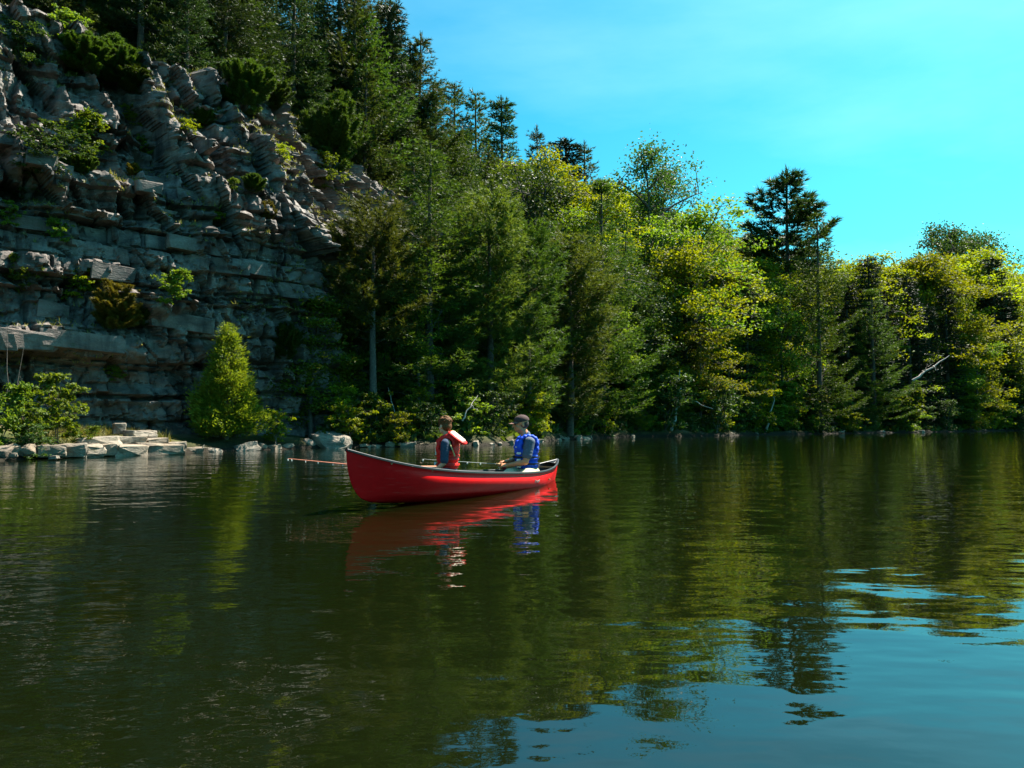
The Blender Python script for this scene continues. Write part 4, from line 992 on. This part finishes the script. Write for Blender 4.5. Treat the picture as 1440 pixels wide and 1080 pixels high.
# ------------------------------------------------------------------ people
UNIT = {}
class Blob:
    """capsules and ellipsoids fused into one continuous skin by a voxel remesh"""
    def __init__(self): self.v = []; self.f = []; self.n = 0
    def ell(self, c, r, rot=None, seg=20):
        key = seg
        if key not in UNIT:
            bm = bmesh.new(); bmesh.ops.create_icosphere(bm, subdivisions=3 if seg > 12 else 2, radius=1); bm.verts.ensure_lookup_table()
            UNIT[key] = (np.array([v.co[:] for v in bm.verts]), np.array([[v.index for v in f.verts] for f in bm.faces])); bm.free()
        v, f = UNIT[key]; v = v * np.array(r)[None]
        if rot is not None: v = v @ np.array(rot).T
        self.v.append(v + np.array(c)[None]); self.f.append(f + self.n); self.n += len(v)
    def cap(self, a, b, ra, rb, n=7, flat=1.0):
        a, b = Vector(a), Vector(b); L = (b - a).length; m = max(2, int(L / (min(ra, rb) * 0.45)))
        for i in range(m + 1):
            f = i / m; r = ra + (rb - ra) * f; self.ell(a.lerp(b, f), (r, r, r), None, 12)
    def chain(self, pts, rad):
        for i in range(len(pts) - 1): self.cap(pts[i], pts[i + 1], rad[i], rad[i + 1])
    def done(self, name, mat, voxel, smooth=4, parent=None, sc=1.0):
        me = mesh_np(name, np.concatenate(self.v), np.concatenate(self.f))
        if sc != 1.0: me.transform(Matrix.Scale(sc, 4))
        o = bpy.data.objects.new(name, me); COL.objects.link(o)
        md = o.modifiers.new('r', 'REMESH'); md.mode = 'VOXEL'; md.voxel_size = voxel
        ms = o.modifiers.new('s', 'SMOOTH'); ms.iterations = smooth; ms.factor = 0.5
        dg = bpy.context.evaluated_depsgraph_get(); m2 = bpy.data.meshes.new_from_object(o.evaluated_get(dg))
        m2.name = name; m2.materials.clear(); m2.materials.append(mat); m2.polygons.foreach_set('use_smooth', [True] * len(m2.polygons))
        bpy.data.objects.remove(o); bpy.data.meshes.remove(me)
        return link(name, m2, parent)
M_SKIN = simple('skin_tan', (0.55, 0.22, 0.10), 0.5, 0.4, 0.05, 60, 0.08)
M_SKIN2 = simple('skin_light', (0.72, 0.34, 0.20), 0.5, 0.4, 0.05, 60, 0.08)
M_HAIR = simple('hair_brown', (0.115, 0.050, 0.018), 0.6, 0.12, 0.8, 90, 0.4)
M_STUB = simple('hair_dark', (0.025, 0.016, 0.012), 0.6, 0.3, 0.6, 120, 0.3)
M_RED = simple('vest_red', (0.74, 0.014, 0.010), 0.6, 0.3, 0.35, 26, 0.15)
M_BLUE = simple('vest_blue', (0.008, 0.075, 0.62), 0.6, 0.3, 0.35, 26, 0.15)
M_NAVY = simple('shirt_navy', (0.030, 0.050, 0.085), 0.85, 0.2, 0.4, 40, 0.2)
M_GREYB = simple('shirt_slate', (0.085, 0.105, 0.145), 0.85, 0.2, 0.4, 40, 0.2)
M_CAP = simple('cap_brown', (0.062, 0.038, 0.034), 0.85, 0.2, 0.3, 50, 0.2)
M_BRIM = simple('cap_brim', (0.30, 0.17, 0.14), 0.85, 0.2, 0.3, 50, 0.2)
M_KHAKI = simple('shorts_khaki', (0.48, 0.42, 0.27), 0.85, 0.2, 0.4, 40, 0.12)
M_BLACK = simple('strap_black', (0.012, 0.012, 0.014), 0.6, 0.3, 0.2, 80, 0.2)
M_WHITE = simple('tag_white', (0.75, 0.74, 0.70), 0.6, 0.3, 0.1, 60, 0.06)
M_CREAM = simple('collar_highlight_cream', (0.72, 0.62, 0.46), 0.7, 0.2, 0.2, 40, 0.08)  # sunlight on the red collar, put into the colour
M_TAN = simple('piping_tan', (0.55, 0.38, 0.15), 0.6, 0.3, 0.1, 60, 0.1)
M_EYE = simple('eye_dark', (0.02, 0.015, 0.012), 0.2, 0.5, 0, 40, 0.05)
M_ROD = simple('rod_red', (0.50, 0.16, 0.09), 0.35, 0.5, 0.0, 60, 0.1)
M_ROD2 = simple('rod_grey', (0.16, 0.18, 0.18), 0.35, 0.5, 0.0, 60, 0.1)
M_CORK = simple('cork', (0.40, 0.26, 0.13), 0.8, 0.2, 0.3, 120, 0.2)
M_GUIDE = simple('rod_guide', (0.72, 0.73, 0.66), 0.25, 0.5, 0, 60, 0.05)
M_PINK = simple('reel_crimson', (0.45, 0.02, 0.07), 0.35, 0.5, 0, 60, 0.1)

def Rz(a): return Matrix.Rotation(a, 3, 'Z')
def head(B, c, yaw, pitch=0.0, s=1.0):
    """skull, face and ears fused into the body; returns the head frame"""
    H = Rz(yaw) @ Matrix.Rotation(pitch, 3, 'X')
    P = lambda x, y, z: Vector(c) + H @ Vector((x, y, z)) * s
    B.ell(P(0, -0.012, 0.03), (0.073 * s, 0.093 * s, 0.088 * s), H)
    B.ell(P(0, 0.025, -0.035), (0.056 * s, 0.066 * s, 0.075 * s), H)
    B.ell(P(0, 0.052, -0.082), (0.032 * s, 0.030 * s, 0.026 * s), H)            # chin
    for sd in (-1, 1):
        B.ell(P(sd * 0.050, 0.02, -0.06), (0.016 * s, 0.03 * s, 0.03 * s), H)      # jaw
        B.ell(P(sd * 0.034, 0.068, -0.022), (0.022 * s, 0.016 * s, 0.020 * s), H)  # cheek
        B.ell(P(sd * 0.076, -0.012, -0.012), (0.009 * s, 0.019 * s, 0.031 * s), H @ Rz(sd * -0.25))   # ear
        B.ell(P(sd * 0.030, 0.078, 0.030), (0.026 * s, 0.010 * s, 0.008 * s), H)   # brow
    B.cap(P(0, 0.086, 0.012), P(0, 0.106, -0.022), 0.009 * s, 0.014 * s)             # nose
    B.ell(P(0, 0.083, -0.054), (0.024 * s, 0.010 * s, 0.006 * s), H); B.ell(P(0, 0.082, -0.064), (0.021 * s, 0.010 * s, 0.006 * s), H)
    return P, H
def hand(B, w, fwd, up, side, s=1.0, curl=1.0):
    """palm, four curled fingers of different length, thumb leaving the side of the palm"""
    w, fwd, up = Vector(w), Vector(fwd).normalized(), Vector(up).normalized(); lat = fwd.cross(up).normalized() * side; up = (up - fwd * up.dot(fwd)).normalized()
    for k in range(4): B.cap(w + lat * (k - 1.5) * 0.010 * s, w + fwd * 0.075 * s + lat * (k - 1.5) * 0.019 * s, 0.016 * s, 0.0125 * s)
    for k, ln in enumerate((0.92, 1.0, 0.95, 0.76)):
        p = w + fwd * 0.078 * s + lat * (k - 1.5) * 0.0200 * s; a = 0.0
        for j, l in enumerate((0.040, 0.026, 0.021)):
            a += (0.85, 0.95, 0.7)[j] * curl; d = fwd * math.cos(a) - up * math.sin(a)
            q = p + d * l * ln * s; B.cap(p, q, (0.0095 - 0.0006 * j) * s, (0.0090 - 0.0008 * j) * s); p = q
    p = w + fwd * 0.022 * s - lat * 0.028 * s
    for j, (l, a) in enumerate(((0.040, 0.25), (0.030, 0.7), (0.024, 1.0))):
        d = (fwd * math.cos(a * 0.6) - lat * (0.75 - 0.5 * j) - up * math.sin(a * 0.8)).normalized(); q = p + d * l * s; B.cap(p, q, 0.0125 * s - 0.001 * j, 0.0105 * s - 0.001 * j); p = q
LOWR = lambda a: (lambda x, y, z: Rz(a) @ Vector((x, y, z)))
def torso(B, grow=0.0, arms=None):
    B.ell((0, -0.01, 0.10), (0.165 + grow, 0.125 + grow, 0.13 + grow))
    B.ell((0, 0.0, 0.24), (0.145 + grow, 0.112 + grow, 0.15 + grow))
    B.ell((0, 0.0, 0.41), (0.165 + grow, 0.112 + grow, 0.165 + grow))
    B.cap((-0.155, -0.01, 0.525), (0.155, -0.01, 0.525), 0.055 + grow, 0.055 + grow)
    B.cap((0, -0.015, 0.54), (0, 0.0, 0.62), 0.068 + grow * 0.6, 0.055 + grow * 0.3)

# --- man in the stern, torso turned towards the far bank
SEATW = lambda x: CM @ Vector((x, 0, 0.277))
bow_ang = math.atan2(AX.y, AX.x) - math.pi / 2            # local +Y towards the bow
man_yaw = math.radians(100); tw = (bow_ang - man_yaw + math.pi) % (2 * math.pi) - math.pi
man = empty('person', SEATW(SEAT_M), man_yaw); tag(man, 'seated person in dark cap and blue life vest holding a fishing rod', 'person')
man.scale = (1.10, 1.06, 1.0)
B = Blob(); torso(B)
B.cap((0, 0, 0.58), (0, 0.05, 0.68), 0.062, 0.058)
MP, MH = head(B, (0, 0.078, 0.765), 0.06, -0.12, 1.06)
Lsh, Lel, Lwr = Vector((-0.195, -0.01, 0.515)), Vector((-0.245, 0.06, 0.235)), Vector((-0.085, 0.275, 0.185))
Rsh, Rel, Rwr = Vector((0.195, -0.01, 0.515)), Vector((0.24, 0.09, 0.245)), Vector((0.055, 0.285, 0.225))
for sh, el, wr in ((Lsh, Lel, Lwr), (Rsh, Rel, Rwr)): B.chain([sh, sh.lerp(el, 0.45), el, el.lerp(wr, 0.35), wr], [0.058, 0.052, 0.042, 0.042, 0.027])
hand(B, Lwr, (0.35, 1, -0.05), (-0.5, 0.1, 0.85), -1); hand(B, Rwr, (-0.30, 1, -0.10), (0.4, 0.1, 0.9), 1)
LG = LOWR(tw)
for sd in (-1, 1):
    B.chain([LG(sd * 0.09, 0.02, 0.06), LG(sd * 0.12, 0.24, 0.05), LG(sd * 0.14, 0.43, 0.0), LG(sd * 0.14, 0.56, -0.09), LG(sd * 0.15, 0.66, -0.17)], [0.095, 0.085, 0.062, 0.055, 0.042])
    B.chain([LG(sd * 0.15, 0.66, -0.185), LG(sd * 0.15, 0.80, -0.185)], [0.045, 0.035])
B.done('body', M_SKIN, 0.006, 5, man)
B = Blob(); torso(B, 0.012)
for sh, el in ((Lsh, Lel), (Rsh, Rel)): B.chain([sh, sh.lerp(el, 0.35), sh.lerp(el, 0.66)], [0.072, 0.070, 0.071])
B.done('shirt', M_GREYB, 0.009, 3, man)
B = Blob()
B.ell((0, -0.01, 0.09), (0.18, 0.142, 0.125))
for sd in (-1, 1): B.chain([LG(sd * 0.09, 0.0, 0.06), LG(sd * 0.12, 0.24, 0.052), LG(sd * 0.14, 0.40, 0.006)], [0.112, 0.10, 0.084])
B.done('shorts', M_KHAKI, 0.011, 3, man)
def ring_mesh(z, rx, ry, h, th, mat, name, par, sy=0.0):
    bm = bmesh.new(); rows_ = []
    for i in range(48):
        a = i * 2 * math.pi / 48; c, s_ = math.cos(a), math.sin(a); c = math.copysign(abs(c) ** 0.85, c); s_ = math.copysign(abs(s_) ** 0.85, s_)
        rows_.append([bm.verts.new(((rx + o) * c, sy + (ry + o) * s_, z + dz)) for o, dz in ((0, -h / 2), (th, -h / 2), (th, h / 2), (0, h / 2))])
    for i in range(48):
        a, b = rows_[i], rows_[(i + 1) % 48]
        for k in range(4): bm.faces.new((a[k], a[(k + 1) % 4], b[(k + 1) % 4], b[k]))
    return link(name, mesh_bm(name, bm, mat, False), par)
def vest(par, mat, collar=False):
    B = Blob()
    for k in range(9):
        z = 0.155 + 0.03 * k; g = 0.012 * math.sin(k * 1.9)
        B.ell((0, 0, z), (0.190 + g, 0.160 + g, 0.034))
    for sd in (-1, 1):
        for z, y, hh in ((0.43, 0.112, 0.07), (0.49, 0.098, 0.055)): B.ell((sd * 0.088, y, z), (0.072, 0.045, hh))
        for i in range(9):
            a = -0.2 + i * math.pi * 1.12 / 8; B.ell((sd * 0.108, 0.118 * math.cos(a) - 0.01, 0.50 + 0.098 * math.sin(a)), (0.040, 0.030, 0.030))
    for z, hh in ((0.42, 0.075), (0.50, 0.07)): B.ell((0, -0.120, z), (0.165, 0.045, hh))
    return B
v = vest(man, M_BLUE).done('life_vest', M_BLUE, 0.010, 3, man)
for z in (0.205, 0.300): ring_mesh(z, 0.196, 0.166, 0.026, 0.010, M_BLACK, 'strap', v)
for (z, hh) in ((0.255, 0.040), (0.355, 0.030), (0.165, 0.022)):
    bm = bmesh.new(); cbox(bm, (-0.150, 0.132, z), (0.062, 0.02, hh), rz=0.85, bev=0.004); link('label_patch', mesh_bm('label_patch', bm, M_WHITE), v)
for z in (0.205, 0.300):
    bm = bmesh.new(); cbox(bm, (-0.02, 0.178, z), (0.05, 0.022, 0.034), bev=0.005); link('buckle', mesh_bm('buckle', bm, M_BLACK), v)
bm = bmesh.new(); cbox(bm, (-0.10, 0.158, 0.44), (0.045, 0.012, 0.014), rz=0.5, bev=0.003); link('label_patch', mesh_bm('label_patch', bm, M_WHITE), v)
# cap, short hair, eyes
B = Blob(); B.ell(MP(0, -0.018, 0.045), (0.086, 0.108, 0.088), MH)
capo = B.done('cap', M_CAP, 0.006, 2, man)
bmc = bmesh.new(); bmc.from_mesh(capo.data)
pl_n = MH @ Vector((0, 0.10, 1)).normalized(); bmesh.ops.bisect_plane(bmc, geom=bmc.verts[:] + bmc.edges[:] + bmc.faces[:], plane_co=MP(0, 0, 0.032), plane_no=pl_n, clear_inner=True)
bmc.to_mesh(capo.data); bmc.free()
bm = bmesh.new(); rows_ = []
for i in range(13):
    a = -1.25 + 2.5 * i / 12; x0, y0 = 0.080 * math.sin(a), 0.082 * math.cos(a)
    rows_.append([bm.verts.new(MP(x0 * 0.97, y0 * 1.0 - 0.012, 0.036)), bm.verts.new(MP(x0 * 0.95, y0 + 0.030 * math.cos(a * 0.9), 0.037 - 0.004)), bm.verts.new(MP(x0 * 0.85, y0 + 0.072 * max(0, math.cos(a * 1.1)) ** 0.7, 0.026 - 0.012 * abs(math.sin(a))))])
for i in range(12):
    for k in range(2): bm.faces.new((rows_[i][k], rows_[i + 1][k], rows_[i + 1][k + 1], rows_[i][k + 1]))
bmesh.ops.solidify(bm, geom=bm.faces[:], thickness=0.005)
link('brim', mesh_bm('brim', bm, M_BRIM, True), capo)
bm = bmesh.new(); bmesh.ops.create_uvsphere(bm, u_segments=8, v_segments=6, radius=0.007, matrix=Matrix.Translation(MP(0, -0.018, 0.128))); link('cap_button', mesh_bm('cap_button', bm, M_CAP, True), capo)
B = Blob(); B.ell(MP(0, -0.030, 0.0), (0.0765, 0.083, 0.075), MH); hm = B.done('hair', M_STUB, 0.006, 1, man)
def eyes(par, P, H, s=1.0):
    for sd in (-1, 1):
        bm = bmesh.new(); bmesh.ops.create_uvsphere(bm, u_segments=10, v_segments=8, radius=0.0105 * s, matrix=Matrix.Translation(P(sd * 0.030, 0.077, 0.010))); link('eye', mesh_bm('eye', bm, M_EYE, True), par)
eyes(man, MP, MH)

# --- boy in the bow seat, looking away over the far side
boy_yaw = math.radians(80); BS = 0.805
boy = empty('person', SEATW(SEAT_B), boy_yaw); tag(boy, 'seated child with brown hair and red collared life vest, looking away in the canoe', 'person')
btw = (bow_ang - boy_yaw + math.pi) % (2 * math.pi) - math.pi
B = Blob(); torso(B)
B.cap((0, 0, 0.58), (0, 0.03, 0.68), 0.056, 0.052)
BP, BH = head(B, (0, 0.045, 0.765), -0.75, -0.10, 1.08)
Lsh, Lel, Lwr = Vector((-0.19, -0.01, 0.51)), Vector((-0.235, -0.01, 0.235)), Vector((-0.19, 0.17, 0.085))
Rsh, Rel, Rwr = Vector((0.19, 0.0, 0.51)), Vector((0.30, 0.17, 0.26)), None
# right hand on the rod just beyond the far rail
inv = boy.matrix_basis.inverted()
boyM = Matrix.Translation(SEATW(SEAT_B)) @ Matrix.Rotation(boy_yaw, 4, 'Z')
ROD_H = at(577, 662, 9.46); ROD_T = at(405, 645, 9.15)
rdir = (ROD_T - ROD_H).normalized()
Rhand = (boyM.inverted() @ ROD_H) / BS
rloc = (boyM.to_3x3().inverted() @ rdir)
Rwr = Rhand - Vector((rloc.y, -rloc.x, 0)).normalized() * -0.02 + Vector((0, -0.055, 0.05))
Rel = Vector((0.25, 0.0, 0.13))
for sh, el, wr in ((Lsh, Lel, Lwr), (Rsh, Rel, Rwr)): B.chain([sh, sh.lerp(el, 0.45), el, el.lerp(wr, 0.35), wr], [0.052, 0.045, 0.036, 0.036, 0.025])
hand(B, Lwr, (0.25, 1, -0.3), (-0.3, 0.2, 0.9), -1, curl=0.6); hand(B, Rwr, (Rhand - Rwr), (0, -0.2, 1), 1, curl=0.95)
LG = LOWR(btw * 0.9)
for sd in (-1, 1):
    B.chain([LG(sd * 0.085, 0.02, 0.06), LG(sd * 0.12, 0.24, 0.07), LG(sd * 0.15, 0.42, 0.06), LG(sd * 0.14, 0.52, -0.10), LG(sd * 0.13, 0.58, -0.22)], [0.085, 0.075, 0.056, 0.05, 0.04])
    B.chain([LG(sd * 0.13, 0.58, -0.235), LG(sd * 0.13, 0.72, -0.235)], [0.042, 0.034])
B.done('body', M_SKIN2, 0.0052, 5, boy, BS)
B = Blob(); torso(B, 0.010)
for sh, el in ((Lsh, Lel), (Rsh, Rel)): B.chain([sh, sh.lerp(el, 0.4), sh.lerp(el, 0.86)], [0.068, 0.068, 0.064])
B.done('shirt', M_NAVY, 0.008, 3, boy, BS)
B = Blob(); B.ell((0, -0.01, 0.09), (0.175, 0.138, 0.12))
for sd in (-1, 1): B.chain([LG(sd * 0.085, 0.0, 0.06), LG(sd * 0.12, 0.24, 0.075), LG(sd * 0.148, 0.40, 0.066)], [0.10, 0.092, 0.08])
B.done('shorts', M_NAVY, 0.010, 3, boy, BS)
B = vest(boy, M_RED)
tiltm = Matrix.Rotation(0.52, 3, 'X')
for i in range(6):                               # padded collar lying back from the neck
    f = i / 5; B.ell((-0.01, -0.06 - 0.185 * f, 0.650 - 0.125 * f), (0.135 + 0.02 * math.sin(f * 3.14), 0.050, 0.050 - 0.016 * f), tiltm)
for sd in (-1, 1): B.chain([(sd * 0.10, -0.06, 0.63), (sd * 0.105, 0.05, 0.60), (sd * 0.085, 0.12, 0.54)], [0.036, 0.036, 0.038])
v = B.done('life_vest', M_RED, 0.008, 3, boy, BS)
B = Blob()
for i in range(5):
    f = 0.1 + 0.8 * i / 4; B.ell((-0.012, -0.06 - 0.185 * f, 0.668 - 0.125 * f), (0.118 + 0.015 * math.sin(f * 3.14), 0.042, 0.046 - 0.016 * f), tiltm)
B.done('collar_sun_highlight', M_CREAM, 0.008, 3, v, BS)  # painted highlight: cream layer for the sunlit top of the red collar
def scaled(o): o.data.transform(Matrix.Scale(BS, 4)); return o
for z in (0.20, 0.33): scaled(ring_mesh(z, 0.194, 0.164, 0.020, 0.008, M_RED, 'strap', v))
bm = bmesh.new(); cbox(bm, (-0.07, 0.172, 0.215), (0.06, 0.03, 0.05), rz=0.35, bev=0.006); scaled(link('buckle', mesh_bm('buckle', bm, M_WHITE), v))
bm = bmesh.new(); cbox(bm, (-0.085, 0.160, 0.39), (0.012, 0.012, 0.10), rz=0.4, bev=0.003); scaled(link('zip', mesh_bm('zip', bm, M_WHITE), v))
T = Tubes(); T.tube(np.array([(-0.165, -0.055, 0.56), (-0.20, -0.10, 0.48), (-0.205, -0.135, 0.40), (-0.19, -0.155, 0.33)]) * BS, 0.011 * BS, 6); link('piping', T.mesh('piping', M_TAN), v)
# hair: cap of short locks
B = Blob(); B.ell(BP(0, -0.022, 0.052), (0.085, 0.106, 0.090), BH); B.ell(BP(0, -0.055, -0.005), (0.076, 0.066, 0.075), BH)
for sd in (-1, 1): B.ell(BP(sd * 0.068, 0.015, 0.035), (0.016, 0.030, 0.036), BH)
hr_ = random.Random(2)
for i in range(150):
    a = hr_.uniform(0, 6.283); e_ = hr_.uniform(0.05, 1.5)
    d = Vector((math.cos(a) * math.cos(e_), math.sin(a) * math.cos(e_), math.sin(e_)))
    if d.y > 0.55 and d.z < 0.5: continue
    p0 = Vector((d.x * 0.080, d.y * 0.100 - 0.022, d.z * 0.085 + 0.052)); p1 = p0 + d * 0.014 + Vector((hr_.gauss(0, 0.012), 0.016, -0.016))
    B.cap(BP(*p0), BP(*p1), 0.012, 0.005)
B.done('hair', M_HAIR, 0.0048, 1, boy, BS)
PS = lambda x, y, z: BP(x, y, z) * BS
eyes(boy, PS, BH, 0.9)

# ------------------------------------------------------------------ fishing rods
def rod(name, label, a, b, back, r0, mat, guides, sag=0.0, reel=None):
    a, b = Vector(a), Vector(b); d = (b - a).normalized(); L = (b - a).length
    o = empty(name, a); tag(o, label, 'fishing rod')
    pts = np.array([list(d * L * q + Vector((0, 0, -sag * 4 * q * (1 - q)))) for q in np.linspace(0, 1, 14)])
    T = Tubes(); T.tube(pts, np.linspace(r0, r0 * 0.35, 14), 8); bl_ = link('blank', T.mesh('blank', mat), o)
    T = Tubes(); T.tube(np.array([list(-d * back), list(-d * back * 0.5), list(d * 0.10)]), 0.013, 8); link('handle', T.mesh('handle', M_CORK), o)
    for q in guides:
        p = d * L * q + Vector((0, 0, -sag * 4 * q * (1 - q) - 0.016)); bm = bmesh.new()
        T = Tubes(); an = np.linspace(0, 6.283, 15); sv = d.cross(Vector((0, 0, 1))).normalized()
        T.tube(np.array([list(p + sv * 0.009 * math.cos(t) + Vector((0, 0, 0.011 * math.sin(t)))) for t in an]), 0.0042, 5); link('guide', T.mesh('guide', M_GUIDE), bl_); bm.free()
    bm = bmesh.new(); m = Matrix.Translation(d * -0.06 + Vector((0, 0, -0.045))) @ d.cross(Vector((0, 0, 1))).to_track_quat('Z', 'Y').to_matrix().to_4x4()
    bmesh.ops.create_cone(bm, cap_ends=True, segments=18, radius1=0.028, radius2=0.024, depth=0.045, matrix=m); bmesh.ops.bevel(bm, geom=bm.edges[:], offset=0.004, segments=2, affect='EDGES')
    rl = link('reel', mesh_bm('reel', bm, reel or M_RAIL, False), o)
    T = Tubes(); c = d * -0.06 + Vector((0, 0, -0.045)); sv = d.cross(Vector((0, 0, 1))).normalized()
    T.tube(np.array([list(c), list(c + sv * 0.04), list(c + sv * 0.045 + d * 0.04), list(c + sv * 0.07 + d * 0.042)]), 0.005, 6); link('crank', T.mesh('crank', M_GUIDE), rl)
    return o
rod('fishing_rod', 'reddish fishing rod reaching out past the canoe bow', ROD_H, ROD_T, 0.25, 0.014, M_ROD, (0.56, 0.64, 0.76, 0.86, 0.97, 1.0))
manM = Matrix.Translation(SEATW(SEAT_M)) @ Matrix.Rotation(man_yaw, 4, 'Z')
hp = manM @ Vector((-0.02, 0.37, 0.195))
rod('fishing_rod', 'thin grey fishing rod in the hands of the person in the blue vest', hp, at(593, 645.5, 9.95), 0.22, 0.0048, M_ROD2, (0.28, 0.45, 0.70, 0.985), reel=M_PINK)
